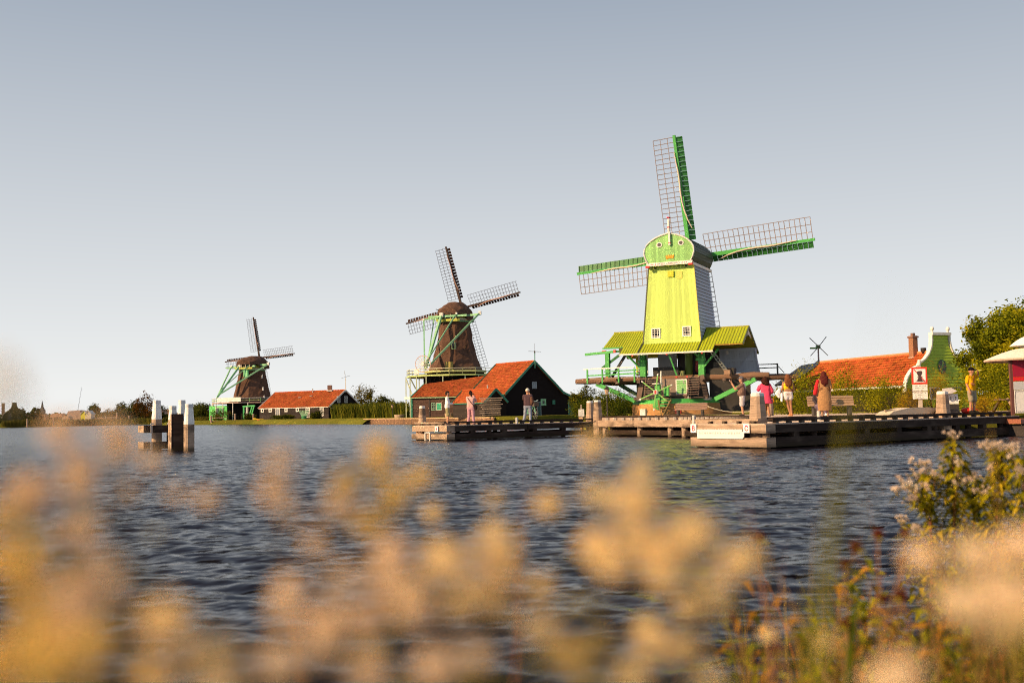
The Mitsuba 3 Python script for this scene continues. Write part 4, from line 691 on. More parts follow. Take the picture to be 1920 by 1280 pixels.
# plates and the board on the near jetty's end
def plate(name, label, J, v0, v1, z0, z1, ch, u=-.01):
    k = thing(name, label, 'sign'); put(k, 'plate', J.box(u-.015, u, v0, v1, z0, z1), (.86, .84, .82), var=.02)
    h = (z1-z0)*.58; tm = meshkit.text_mesh(ch, h, .008, bold=True); v = np.array(tm.vertices); w = v[:, 0].max(); cx = v[:, 0]-w/2
    ex = -J.v; put(k, 'letter', (J(u-.018, (v0+v1)/2, 0)+ex*cx[:, None]*.9+Z3*(z0+(z1-z0)*.21+v[:, 1:2])-J.u*v[:, 2:], np.array(tm.faces)), (.55, .02, .06)); return k
plate('letter_plate', 'white plate with a red letter B on the near jetty end', J1, 3.12, 3.40, .55, .86, 'B'); plate('letter_plate', 'white plate with a red letter C on the near jetty end', J1, .66, .94, .55, .86, 'C'); plate('letter_plate', 'small white plate with a red letter A on the end of the far jetty', J2, .75, 1.05, .48, .76, 'A')
bn = thing('notice_board', 'long white notice board with one faded line of lettering, fixed across the near jetty end', 'sign')
put(bn, 'board', prism([(-3.08, .34), (-.98, .34), (-.90, .42), (-.90, .54), (-.98, .60), (-.98, .67), (-3.08, .67)], .03, J1(-.02, 0, 0), -J1.v, Z3), (.74, .72, .69), var=.01)
xs = -3.0+np.cumsum(rng.uniform(.045, .095, 27)); put(bn, 'faded_line', kind='stuff', mesh=[obox(J1(-.037, -x, .535), J1.v*rng.uniform(.008, .02), J1.u*.002, Z3*rng.uniform(.02, .04)) for x in xs if x < -1.1], col=(.48, .42, .39))
k = thing('life_ladder', 'short metal ladder rung frame in the gap of the far jetty end', 'ladder'); put(k, 'frame', [J2.box(-.06, .0, 1.5, 2.0, .40, .45), J2.box(-.06, .0, 1.5, 1.56, -.3, .40), J2.box(-.06, .0, 1.94, 2.0, -.3, .40)], (.7, .66, .6)); 
for px, D, g in ((1076-107, 58.0, 'far jetty between two of its visitors'), (1535.5, 38.9+3.4, 'near jetty before the long brown dress'), (1717, 43.8, 'near jetty, in front of the warning sign'), (1301, 45.5, 'walkway above the white B plate')):
    pb = at(px, 790, D); k = thing('cleat_post', f'short metal post on the {g}', 'post'); put(k, 'tube', lathe([(.07, .8), (.07, 1.22 if D < 45 else 1.12), (.05, 1.24 if D < 45 else 1.14)], 8, (pb[0], pb[1], 0)), (.62, .58, .55)); put(k, 'pin', beam((pb[0]-.12, pb[1], 1.05), (pb[0]+.12, pb[1], 1.05), .03), (.3, .3, .3))
# mooring post cluster in the river
D0 = 46.0
for px, Y, zt, w, lab in ((294, 50.5, 2.28, .52, 'white-topped mooring pile at the left end of the cluster in the river'), (324, 48.5, 1.98, .46, 'shortest white-topped pile, second from the left in the river cluster'), (341, 49.6, 2.25, .47, 'tall white-topped pile at the back of the river cluster, second from its right end'), (354.5, 47.2, 2.03, .50, 'nearest white-topped pile at the right end of the river cluster')):
    pb = at(px, 800, Y); bollard(lab, (pb[0], pb[1], 0), zt, w, white=.88 if zt > 2 else .62, shoulder=(zt-.80+.8)/(zt+.8) if zt > 2 else .70, topw=.74, rot=.25)
pb = at(332, 800, 47.9); k = thing('mooring_post', 'flat-topped dark square post in the middle of the river cluster', 'mooring post'); a_ = np.array([.42, 0, 0]); b_ = np.array([.16, .2, 0]); put(k, 'shaft', obox((pb[0], pb[1], .2), (.22, .10, 0), (-.10, .2, 0), Z3*1.42), mat='darkwood')
put(k, 'side_face', obox((pb[0]-.225, pb[1]-.13, .2), (.015, .007, 0), (-.08, .19, 0), Z3*1.41), mat='wood')
k = thing('fender_frame', 'dark timber fender beams bolted round the left pile of the river cluster', 'fender'); DF = Fr(at(294, 800, 50.0)[0], 49.9, -30)
for z0, z1 in ((.78, 1.12), (.03, .36)): 
    put(k, 'beam', DF.box(-.62, .62, -.42, -.24, z0, z1), mat='darkwood'); put(k, 'beam', DF.box(-.64, -.46, -.40, .9, z0+.01, z1-.01), mat='wood'); put(k, 'batten', [DF.box(u, u+.10, -.46, -.42, z0-.02, z1) for u in (-.35, .45)], (.45, .40, .36))
put(k, 'beam', DF.box(.5, 1.25, -.30, .1, .1, 1.2), mat='darkwood'); put(k, 'pin', [DF.box(u, u+.14, -.34, -.26, z, z+.06) for u, z in ((1.2, .95), (1.2, .55), (1.2, .1), (-.3, 1.16), (.45, 1.16), (.95, 1.2))], (.6, .56, .5))

# ------------------------------------------------------------------ benches, sign, parasol, chair
def bench(label, p, deg, ln=1.9, mat=(.30, .19, .14)):
    k = thing('bench', label, 'bench'); B = Fr(p[0], p[1], deg); z = p[2]
    for i in range(4): t = i/4; put(k, 'back_slat', slab(B(-ln/2, -.02-.30*(1-t)*.6, z+.44+.42*t), B(ln/2, -.02-.30*(1-t)*.6, z+.44+.42*t), B(ln/2, .02-.30*(1-t-.22)*.6, z+.52+.42*t), B(-ln/2, .02-.30*(1-t-.22)*.6, z+.52+.42*t), .035), mat, vn=.2)
    for i in range(3): put(k, 'seat_slat', B.box(-ln/2, ln/2, -.66+i*.15, -.53+i*.15, z+.40, z+.44), mat, vn=.2)
    for u in (-ln*.38, ln*.38): put(k, 'leg', [B.box(u-.06, u+.06, -.6, -.1, z, z+.40), beam(B(u, -.15, z+.2), B(u, .06, z+.86), .08)], (.06, .05, .045))
    return k
pb = at(1297, 778, 68); bench('brown slatted bench standing empty before the round base of the green mill', (pb[0], pb[1], .97), 22, 2.05)
pb = at(1557, 777, 46.3); bench('weathered slatted bench behind the woman in the long brown dress', (pb[0], pb[1], 1.03), 6, 1.95, (.38, .25, .17))
sg = thing('warning_sign', 'red-bordered white sign with a crossed-out bollard above two text plates', 'sign'); SG = Fr(at(1725, 740, 52)[0], 52, 8); s0 = lambda py: at(1728, py, 52)[2]
put(sg, 'post', SG.box(-.07, .10, .0, .12, .9, 3.3), (.55, .45, .36)); z0, z1 = s0(720), s0(688)
fr_ = put(sg, 'panel', SG.box(-.36, .36, -.05, -.01, z0, z1), (.74, .05, .025), var=.0); put(fr_, 'field', SG.box(-.275, .285, -.06, -.05, z0+.08, z1-.09), (.88, .85, .83), var=0)
zc = (z0+z1)/2; put(fr_, 'slash', slab(SG(-.275, -.064, z1-.11), SG(.25, -.064, z0+.08), SG(.285, -.064, z0+.12), SG(-.24, -.064, z1-.09), .003, -SG.v), (.70, .06, .04))
put(fr_, 'bollard_symbol', prism([(-.20, -.30), (.22, -.30), (.22, -.27), (.14, -.25), (.07, -.08), (.14, -.06), (.14, -.04), (.06, -.03), (.13, .12), (.13, .20), (.08, .23), (-.06, .23), (-.12, .18), (-.11, .10), (-.05, -.03), (-.12, -.04), (-.12, -.06), (-.05, -.08), (-.12, -.25), (-.20, -.27)], .006, SG(0, -.068, zc), SG.u, Z3), (.085, .045, .045))
for z0_, z1_, rows in ((s0(733.5), s0(720.5), 3), (s0(748.5), s0(734.5), 4)):
    pl = put(sg, 'text_plate', SG.box(-.34, .35, -.05, -.015, z0_+.015, z1_), (.84, .80, .75), var=.02)
    put(pl, 'text_line', [SG.box(x, x+rng.uniform(.015, .05), -.058, -.05, z1_-(z1_-z0_)*(r+.62)/rows-.012, z1_-(z1_-z0_)*(r+.62)/rows+.022) for r in range(rows) for x in np.arange(-.27+.05*(r % 2), .26-.06*(r % 3), .062) if rng.random() < .85], (.26, .22, .20))
ub = thing('parasol', 'large cream parasol at the right edge', 'parasol'); uc = at(1934, 720, 46.5)
def canopy(c, r, z0, z1, n=8, m=6):
    rows = [[c+np.array([r*t*math.cos(a), r*t*math.sin(a), z1+(z0-z1)*t**1.25-c[2]+.05*math.sin(3.1416*t)]) for a in np.arange(n*4)*6.2832/(n*4)] for t in np.linspace(.02, 1, m)]
    P = np.array(rows); q = P.shape[1]; i, j = np.meshgrid(np.arange(m-1), np.arange(q), indexing='ij'); j2 = (j+1) % q
    Q4 = np.stack([i*q+j, i*q+j2, (i+1)*q+j2, (i+1)*q+j], -1).reshape(-1, 4); return P.reshape(-1, 3), np.vstack([Q4[:, [0, 1, 2]], Q4[:, [0, 2, 3]]])
zt_, zr_ = at(1934, 650, 46.5)[2], at(1855, 674, 46.5)[2]
put(ub, 'canopy', canopy(uc, 1.83, zr_, zt_), (.86, .74, .62), 'paint'); put(ub, 'valance', [tube([uc+np.array([1.83*math.cos(a), 1.83*math.sin(a), zr_-.05-uc[2]]) for a in np.linspace(0, 6.283, 33)], .05, 5)], (.62, .44, .34), 'matte'); put(ub, 'vent_cap', canopy(uc, .8, zt_+.05, zt_+.5), (.88, .80, .70), 'paint'); put(ub, 'pole', tube([(uc[0], uc[1], .9), (uc[0], uc[1], zt_)], .04, 8), (.3, .2, .14))
for i in range(8): a = i*.7854; put(ub, 'rib', beam(uc+[0, 0, zt_-.1-uc[2]], uc+np.array([1.8*math.cos(a), 1.8*math.sin(a), zr_-.02-uc[2]]), .03), (.35, .25, .18))
kp = thing('sign_post', 'tall brown post with red and white panels under the parasol', 'sign'); KP = Fr(at(1903, 740, 45.6)[0], 45.6, 0); zz = lambda py: at(1905, py, 45.6)[2]
put(kp, 'post', KP.box(-.16, -.04, .0, .12, .9, zz(672)), (.16, .06, .045)); put(kp, 'red_panel', KP.box(-.04, .62, -.02, .06, zz(706), zz(673)), (.34, .008, .035)); put(kp, 'red_panel', KP.box(-.04, .62, -.025, .06, zz(714), zz(706.5)), (.70, .02, .02)); put(kp, 'grey_panel', KP.box(-.04, .62, -.02, .06, zz(730), zz(715)), (.50, .50, .52)); wp = put(kp, 'white_panel', KP.box(-.03, .62, -.02, .06, zz(774), zz(731)), (.80, .76, .74)); put(wp, 'panel_line', [KP.box(-.0, .02, -.03, -.02, zz(772), zz(733)), KP.box(.02, .6, -.03, -.02, zz(734), zz(733)), KP.box(.02, .6, -.03, -.02, zz(772), zz(771))], (.12, .1, .1))
for (px, Y, lab) in ((1893, 48.5, 'brown picnic table half seen behind the parasol post'),):
    k = thing('picnic_table', lab, 'table'); c = at(px, 770, Y); TB = Fr(c[0], c[1], -20); put(k, 'table_top', TB.box(-.55, .9, -.35, .35, 1.55, 1.6), (.16, .10, .07)); put(k, 'seat', TB.box(-.55, .9, -.8, -.55, 1.3, 1.35), (.16, .10, .07)); put(k, 'leg', [beam(TB(u, -.7, .98), TB(u, -.2, 1.62), .09) for u in (-.3, .7)], (.45, .30, .2)); put(k, 'leg', [beam(TB(u, .7, .98), TB(u, .2, 1.62), .09) for u in (-.3, .7)], (.1, .07, .05))
k = thing('boat', 'brown painted hull edge of a boat at the right end of the jetty', 'boat'); c = at(1905, 789, 47.0); put(k, 'hull', [obox(c+[.5, 0, 0], (1.2, .9, 0), (-.3, .4, 0), Z3*.10)], (.30, .10, .06)); put(k, 'lower_hull', [obox(c+[.6, 0, -.5], (1.1, .85, 0), (-.3, .4, 0), Z3*.35)], (.04, .03, .03))
k = thing('wheeled_chair', 'pale grey seat under an open sun hood, behind the second mooring post', 'chair'); c = at(1786, 772, 45.5); SC = Fr(c[0], c[1], 20); zz = lambda py: at(1786, py, 45.5)[2]
put(k, 'seat', [SC.box(-.28, .25, -.25, .28, zz(757), zz(753))], (.62, .60, .60)); put(k, 'backrest', [slab(SC(-.17, .28, zz(754)), SC(.27, .28, zz(754)), SC(.25, .38, zz(738)), SC(-.15, .38, zz(738)), .06)], (.80, .78, .80)); put(k, 'strap', [SC.box(u, u+.03, .2, .26, zz(750), zz(743)) for u in (-.05, .13)], (.03, .03, .03)); put(k, 'armrest', [SC.box(-.32, -.25, -.28, .25, zz(751), zz(749)), SC.box(.25, .31, -.28, .25, zz(751), zz(749))], (.66, .62, .58))
hd = [(-.36+.0, zz(728)), (-.02, zz(726.5)), (.22, zz(733)), (.02, zz(737)), (-.2, zz(738)), (-.28, zz(744))]; put(k, 'hood', prism(hd, .5, SC(0, .15, 0), SC.u, Z3), (.50, .46, .46), 'matte'); put(k, 'hood_bar', [beam(SC(-.02, .1, zz(726.5)), SC(.4, .1, zz(726.5)), .04), beam(SC(.4, .1, zz(726.5)), SC(.36, .1, zz(732)), .04)], (.05, .05, .05)); put(k, 'chassis', [SC.box(-.22, .25, -.2, .2, 1.08, zz(758))], (.03, .025, .025))
for u in (-.24, .24): put(k, 'wheel', prism(ring_poly(.11, 14), .05, SC(u, -.1, 1.14), SC.v, Z3), (.03, .03, .03))
c = at(1720, 776, 43.9); k = thing('rowing_boat', 'upturned cream rowing boat lying behind the jetty rail below the warning sign', 'boat'); RB = Fr(c[0], c[1], -30); prf = [(-1.9, .0), (-1.6, .16), (-.6, .30), (.6, .30), (1.5, .18), (1.9, .0)]
put(k, 'hull', [prism([(u, z) for u, z in prf], .7, RB(0, .2, 1.0), RB.u, Z3)], (.62, .50, .36), vn=.15); put(k, 'keel', beam(RB(-1.7, .2, 1.2), RB(1.6, .2, 1.24), .06, .08), (.4, .3, .2))
c = at(1768, 776, 44.6); k = thing('plank_pile', 'low dark plank stack lying beside the upturned boat', 'planks'); PL = Fr(c[0], c[1], -30)
for i in range(4): put(k, 'plank', PL.box(-.9+.1*i, .9-.05*i, -.2+.02*i, .2, 1.03+.045*i, 1.07+.045*i), (.10, .075, .06))
k = thing('bag', 'crumpled red bag on the jetty beside the man in the yellow shirt', 'bag'); c = at(1815, 771, 44.4); s_ = trimesh.creation.icosphere(3, 1.); v_ = np.array(s_.vertices); v_ = v_*(.75+.5*meshkit.fbm(v_*1.8, 3, 2))[:, None]*[.27, .2, .13]; put(k, 'body', (v_+[c[0], c[1], 1.13], np.array(s_.faces)), (.62, .03, .015), smooth=True); put(k, 'strap', tube([c+[-.1, -.15, .1], c+[.15, -.22, .16], c+[.35, -.2, .03]], .02, 5), (.5, .02, .02))
# bicycle and firewood by the barn
k = thing('bicycle', 'mint green bicycle standing behind the man in the pale cap', 'bicycle'); c = at(996, 782, 63.5); BK = Fr(c[0], c[1], 62); z = 1.0
for u in (-.52, .52):
    w = put(k, 'wheel', tube([BK(u+.33*math.cos(t), 0, z+.34+.33*math.sin(t)) for t in np.linspace(0, 6.283, 25)], .022, 5), (.03, .03, .03)); put(w, 'spokes', [beam(BK(u, 0, z+.34), BK(u+.32*math.cos(t), 0, z+.34+.32*math.sin(t)), .008) for t in np.arange(10)*.628], (.4, .4, .4))
put(k, 'frame', [tube([BK(*a), BK(*b)], .022, 6) for a, b in (((-.52, 0, z+.34), (-.12, 0, z+.34)), ((-.12, 0, z+.34), (-.22, 0, z+.85)), ((-.22, 0, z+.8), (.36, 0, z+.86)), ((-.12, 0, z+.34), (.36, 0, z+.8)), ((.52, 0, z+.34), (.34, 0, z+1.0)), ((-.52, 0, z+.34), (-.22, 0, z+.8)))], (.16, .50, .32)); put(k, 'handlebar', tube([BK(.2, -.36, z+1.12), BK(.36, -.15, z+1.05), BK(.36, .15, z+1.05), BK(.2, .36, z+1.12)], .025, 6), (.55, .70, .60)); put(k, 'saddle', BK.box(-.36, -.1, -.08, .08, z+.88, z+.95), (.03, .03, .03)); put(k, 'basket', BK.box(.42, .68, -.16, .16, z+.75, z+1.0), (.10, .07, .05))
k = thing('firewood_stack', 'stack of pale cut planks under the shed gable', 'firewood'); c = at(918, 762, 139)
for i in range(9): put(k, 'plank', beam(c+[-1.1+rng.uniform(-.2, .2), 0, -1.1+.27*i], c+[1.6+rng.uniform(-.3, .2), .4, -1.05+.27*i], .3, .12), (.40, .30, .22), var=.35)
k = thing('stone_wheel', 'pale millstone lying on the lawn beside the gallery posts', 'millstone'); put(k, 'body', lathe([(.75, .95), (.78, 1.4), (.7, 1.48)], 20, (-17.5, 164, 0)), (.42, .30, .20)); 
k = thing('stone_wheel', 'pale round tub on the grass behind the man in the white shirt', 'tub'); put(k, 'body', lathe([(.62, .95), (.7, 1.5), (.6, 1.52)], 20, (-9.2, 154, 0)), (.44, .30, .19))

# ------------------------------------------------------------------ people
def hull(pts, n=12):
    return m3.Manifold.batch_hull([m3.Manifold.sphere(r, n).translate(tuple(float(a) for a in p)) for p, r in pts])
def fuse(ms, ref=.035, it=6):
    m = m3.Manifold.batch_boolean(ms, m3.OpType.Add).refine_to_length(ref).to_mesh()
    t = trimesh.Trimesh(np.array(m.vert_properties[:, :3], float), np.array(m.tri_verts), process=True)
    trimesh.smoothing.filter_taubin(t, iterations=it); return np.array(t.vertices), np.array(t.faces)
def person(label, pos, heading, h, skin, arms, cloth, hair=None, legs=None, girth=1., look=0., sit=False, hat=None, shoes=(.05, .04, .04)):
    k = thing('person', label, 'person'); s = h/1.75; a = math.radians(heading); pos = np.asarray(pos, float)
    R, Fw = np.array([math.cos(a), -math.sin(a), 0]), np.array([math.sin(a), math.cos(a), 0])
    Wd = lambda m: (pos+s*(m[0][:, :1]*R+m[0][:, 1:2]*Fw+m[0][:, 2:]*Z3), m[1])
    lg = legs or {}
    J = dict(hL=(-.10, 0, .90), hR=(.10, 0, .90), kL=(-.11, .03, .49), kR=(.11, .03, .49), aL=(-.11, -.02, .08), aR=(.11, -.02, .08), tL=(-.13, .15, .03), tR=(.13, .15, .03),
             sL=(-.185, -.01, 1.42), sR=(.185, -.01, 1.42), **arms); J.update(lg); g = girth
    def limb(names, rr): return [hull([(J[names[i]], rr[i]), (J[names[i+1]], rr[i+1])]) for i in range(len(names)-1)]
    torso = lambda e: [hull([((-.13, -.01, 1.40), .07+e), ((.13, -.01, 1.40), .07+e), ((-.075*g, .01, 1.20), .105*g+e), ((.075*g, .01, 1.20), .105*g+e)]), hull([((-.075*g, .01, 1.20), .105*g+e), ((.075*g, .01, 1.20), .105*g+e), ((-.075*g, .03*(g-1)*4, 1.05), .10*g+e), ((.075*g, .03*(g-1)*4, 1.05), .10*g+e), ((-.085, -.01, .93), .105+e), ((.085, -.01, .93), .105+e)])]
    cl, sl_ = math.cos(math.radians(look)), math.sin(math.radians(look)); hd = lambda x, y, z: (x*cl+y*sl_, -x*sl_+y*cl+.02, z)
    bones = torso(0)+[hull([((0, -.01, 1.40), .06), ((0, .01, 1.56), .052)]), hull([(hd(0, -.015, 1.665), .092), (hd(0, .03, 1.655), .085), (hd(0, .045, 1.575), .05)]), hull([(hd(0, .115, 1.635), .012), (hd(0, .10, 1.665), .010)])]+[hull([(hd(e*.092, -.005, 1.64), .018), (hd(e*.095, -.012, 1.665), .016)], 8) for e in (-1, 1)]
    for e in 'LR':
        bones += limb([f's{e}', f'e{e}', f'w{e}'], (.055*g**.5, .044, .031))+limb([f'h{e}', f'k{e}', f'a{e}'], (.088*g**.5, .058, .042))+limb([f'a{e}', f't{e}'], (.042, .03))
        w = np.array(J[f'w{e}']); d = unit(w-np.array(J[f'e{e}'])); sd = unit(np.cross(d, (0.3, 1, .2))); nn = np.cross(d, sd)
        bones.append(hull([(w, .028), (w+d*.05+sd*.022, .018), (w+d*.05-sd*.022, .018), (w+d*.085+sd*.025, .015), (w+d*.085-sd*.025, .015)], 8))
        for i, L in enumerate((.065, .078, .072, .055)):
            b = w+d*.085+sd*(-.027+.018*i); mid = b+d*L*.5+nn*.012; bones += [hull([(b, .0095), (mid, .009)], 6), hull([(mid, .009), (b+d*L*.82+nn*.045, .008)], 6)]
        bones += [hull([(w+d*.02+sd*.024, .013), (w+d*.055+sd*.052+nn*.015, .010)], 6), hull([(w+d*.055+sd*.052+nn*.015, .010), (w+d*.085+sd*.05+nn*.035, .009)], 6)]
    put(k, 'body', Wd(fuse(bones, .045, 3)), skin, 'matte', smooth=True, var=.02)
    for e in (-1, 1): put(k, 'eye', Wd(fuse([m3.Manifold.sphere(.012, 8).translate(hd(e*.034, .105, 1.668))], .02, 1)), (.03, .02, .02), smooth=True)
    put(k, 'mouth', Wd(fuse([hull([(hd(-.02, .10, 1.592), .007), (hd(.02, .10, 1.592), .007)], 8)], .02, 1)), (.35, .10, .09), smooth=True)
    for e in 'LR': put(k, 'shoe', Wd(fuse([hull([(np.array(J[f'a{e}'])+[0, -.02, -.045], .045), (np.array(J[f't{e}'])+[0, .02, .01], .038), (np.array(J[f'a{e}'])+[0, 0, .01], .048)])], .03, 3)), shoes, 'matte', smooth=True)
    def wavy(m, amp=.012, f=9.): 
        v = m[0]; return v+(meshkit.fbm(v*f, 3, 4)-.5)[:, None]*amp*2*np.array([1, 1, .2]), m[1]
    for nm, col, spec in cloth:
        ms = []
        for q in spec:
            if q == 'torso': ms += torso(.022)
            elif q == 'torso_upper': ms += torso(.02)[:1]
            elif q == 'arms': ms += sum([limb([f's{e}', f'e{e}', f'w{e}'], (.075*g**.5, .062, .048)) for e in 'LR'], [])
            elif q == 'sleeves': ms += sum([[hull([(J[f's{e}'], .078*g**.5), (lerp(J[f's{e}'], J[f'e{e}'], .72), .072)])] for e in 'LR'], [])
            elif q == 'wide_sleeves': ms += sum([[hull([(J[f's{e}'], .075), (J[f'e{e}'], .085)]), hull([(J[f'e{e}'], .085), (lerp(J[f'e{e}'], J[f'w{e}'], .35), .10)])] for e in 'LR'], [])
            elif q == 'shorts': ms += torso(.02)[1:]*0+[hull([((-.085, -.01, .97), .118), ((.085, -.01, .97), .118), ((-.1, 0, .86), .105), ((.1, 0, .86), .105)])]+sum([[hull([(J[f'h{e}'], .112*g**.5), (lerp(J[f'h{e}'], J[f'k{e}'], .92), .098)])] for e in 'LR'], [])
            elif q == 'short_shorts': ms += [hull([((-.085, -.01, .99), .112), ((.085, -.01, .99), .112), ((-.1, 0, .86), .108), ((.1, 0, .86), .108)])]+sum([[hull([(J[f'h{e}'], .115), (lerp(J[f'h{e}'], J[f'k{e}'], .32), .115)])] for e in 'LR'], [])
            elif q == 'trousers': ms += [hull([((-.085, -.01, .97), .115), ((.085, -.01, .97), .115), ((-.1, -.02, .86), .11), ((.1, -.02, .86), .11)])]+sum([limb([f'h{e}', f'k{e}', f'a{e}'], (.112, .082, .068)) for e in 'LR'], [])
            elif isinstance(q, tuple) and q[0] == 'skirt':
                z0, w0, z1, w1 = q[1:]; n = 18
                for i in range(3):
                    za, zb_ = z0+(z1-z0)*i/3, z0+(z1-z0)*(i+1)/3; wa, wb = w0+(w1-w0)*i/3, w0+(w1-w0)*(i+1)/3
                    ms.append(hull([((wa*math.cos(t), wa*.72*math.sin(t), za), .02) for t in np.linspace(0, 6.28, n)]+[((wb*math.cos(t), wb*.72*math.sin(t), zb_), .02) for t in np.linspace(0, 6.28, n)], 6))
            else: ms.append(hull(q))
        put(k, nm, Wd(wavy(fuse(ms, .04, 4))), col, 'matte', smooth=True, var=.03, vn=.10, vs=9)
    if hair:
        col, parts = hair; m = Wd(wavy(fuse([hull([((hd(*p)), r) for p, r in q]) for q in parts], .03, 3), .022, 22.)); put(k, 'hair', m, col, 'matte', smooth=True, vn=.35, vs=14)
    if hat: put(k, 'hat', Wd(fuse([hull([(hd(*p), r) for p, r in q]) for q in hat[1]], .03, 2)), hat[0], 'matte', smooth=True)
    def extra(nm, col, *qs): put(k, nm, Wd(fuse([hull(q) for q in qs], .03, 2)), col, 'matte', smooth=True)
    return k, extra, Wd
SK, SKD = (.52, .28, .18), (.42, .21, .12)
SHORT_HAIR = [[((0, -.03, 1.70), .098), ((0, -.055, 1.63), .075)], [((0, .045, 1.735), .055), ((0, -.02, 1.745), .07)]]
CAP = [[((0, -.02, 1.715), .098), ((0, .02, 1.72), .095)], [((-.05, .10, 1.705), .014), ((.05, .10, 1.705), .014), ((-.035, .19, 1.69), .012), ((.035, .19, 1.69), .012)]]
DOWN = dict(eL=(-.25, -.03, 1.13), eR=(.25, -.03, 1.13), wL=(-.24, .08, .88), wR=(.24, .08, .88))
PHOTO = dict(eL=(-.24, .20, 1.24), eR=(.24, .20, 1.24), wL=(-.08, .30, 1.50), wR=(.08, .30, 1.50))
READ = dict(eL=(-.21, .02, 1.13), eR=(.21, .02, 1.13), wL=(-.06, .27, 1.12), wR=(.06, .27, 1.12))
def spot(px, D, z): p = at(px, 780, D); return np.array([p[0], p[1], z])
k, ex, wd = person('person in a white shirt and khaki shorts looking down at a phone', spot(839, 57.6, .80), 84, 1.78, SK, READ, [('shirt', (.80, .78, .82), ['torso', 'arms']), ('shorts', (.32, .28, .15), ['shorts'])], ((.025, .018, .015), SHORT_HAIR), look=0)
ex('phone', (.03, .03, .03), [((-.03, .36, 1.17), .01), ((.03, .36, 1.17), .01), ((-.03, .39, 1.28), .01), ((.03, .39, 1.28), .01)])
k, ex, wd = person('person in a pink top and pink trousers seen from behind, photographing from the far jetty', spot(883, 57.8, .80), 12, 1.78, SK, PHOTO, [('jumper', (.72, .42, .40), ['torso', 'arms']), ('trousers', (.60, .32, .38), ['trousers'])], ((.035, .018, .015), SHORT_HAIR+[[((0, -.06, 1.77), .06)], [((.05, -.10, 1.62), .05), ((.08, -.11, 1.5), .03)]]), legs=dict(aL=(-.16, -.02, .08), aR=(.16, -.02, .08), tL=(-.18, .13, .03), tR=(.19, .13, .03)))
ex('strap', (.05, .03, .03), [((-.14, -.10, 1.42), .02), ((.02, -.14, 1.20), .018)], [((.02, -.14, 1.20), .018), ((.20, -.10, .98), .018)]); ex('shoulder_bag', (.045, .028, .025), [((.22, -.03, 1.02), .07), ((.30, .02, .96), .07), ((.26, .02, .84), .08)]); ex('camera', (.02, .02, .02), [((-.05, .34, 1.62), .04), ((.05, .34, 1.62), .04), ((0, .42, 1.62), .03)])
k, ex, wd = person('person in dark t-shirt, jeans and pale cap with a small backpack, from behind', spot(990, 59.6, .80), 8, 1.88, SK, PHOTO, [('t_shirt', (.10, .06, .07), ['torso', 'sleeves']), ('jeans', (.30, .33, .42), ['trousers'])], None, hat=((.78, .72, .62), CAP[:1]+[[((0, .15, 1.70), .02), ((0, .1, 1.72), .05)]]), legs=dict(kL=(-.15, .02, .49), kR=(.12, .03, .49), aL=(-.23, -.02, .08), aR=(.13, -.02, .08), tL=(-.27, .13, .03), tR=(.17, .13, .03)), look=12)
ex('backpack', (.14, .07, .05), [((.22, -.12, 1.30), .08), ((.25, -.14, 1.08), .10), ((.22, -.12, .98), .07)])
k, ex, wd = person('person in brown t-shirt, light shorts and grey cap holding up a phone', spot(1393, 49.4, 1.02), -80, 1.80, SK, dict(eL=(-.22, .30, 1.22), eR=(.20, .30, 1.24), wL=(-.10, .44, 1.50), wR=(.06, .46, 1.52)), [('t_shirt', (.20, .125, .10), ['torso', 'sleeves']), ('sleeve_panel', (.46, .46, .48), [[((.15, -.06, 1.43), .085), ((-.15, -.06, 1.43), .085), ((0, -.10, 1.30), .09)]]), ('shorts', (.56, .52, .54), ['shorts'])], ((.10, .07, .06), SHORT_HAIR[:1]), girth=1.42, hat=((.15, .14, .16), CAP))
ex('phone', (.45, .40, .42), [((-.06, .55, 1.60), .012), ((.06, .55, 1.60), .012), ((-.06, .55, 1.67), .012), ((.06, .55, 1.67), .012)])
CURL = [[((0, -.04, 1.70), .125), ((0, -.10, 1.58), .14)], [((-.06, -.09, 1.55), .11), ((.08, -.10, 1.50), .12)], [((.1, -.04, 1.62), .09), ((-.1, -.05, 1.62), .09)]]
k, ex, wd = person('person in a short pink dress with dark curly hair and an orange handbag', spot(1437, 47.8, 1.02), 14, 1.72, SKD, dict(eL=(-.32, .10, 1.22), eR=(.28, .05, 1.16), wL=(-.12, .18, 1.55), wR=(.20, .20, .98)), [('dress', (.72, .075, .16), ['torso', 'wide_sleeves', ('skirt', 1.08, .15, .60, .29)])], ((.045, .018, .012), CURL), legs=dict(aL=(-.02, .02, .08), aR=(.13, -.05, .08), kL=(-.05, .04, .49), kR=(.09, .05, .49), tL=(-.02, .18, .03), tR=(.17, .10, .03)), shoes=(.40, .22, .14))
ex('handbag', (.70, .20, .03), [((.32, .02, .80), .025), ((.32, .14, .80), .025), ((.34, .02, .66), .03), ((.34, .14, .66), .03)]); ex('bag_strap', (.25, .07, .03), [((.19, -.08, 1.42), .015), ((.32, .08, .84), .012)])
LONG = [[((0, -.03, 1.69), .108), ((0, -.08, 1.60), .115)], [((-.06, -.10, 1.55), .10), ((.07, -.10, 1.53), .10), ((-.07, -.14, 1.34), .075), ((.08, -.14, 1.32), .07)], [((0, -.14, 1.30), .08), ((.02, -.14, 1.20), .03)]]
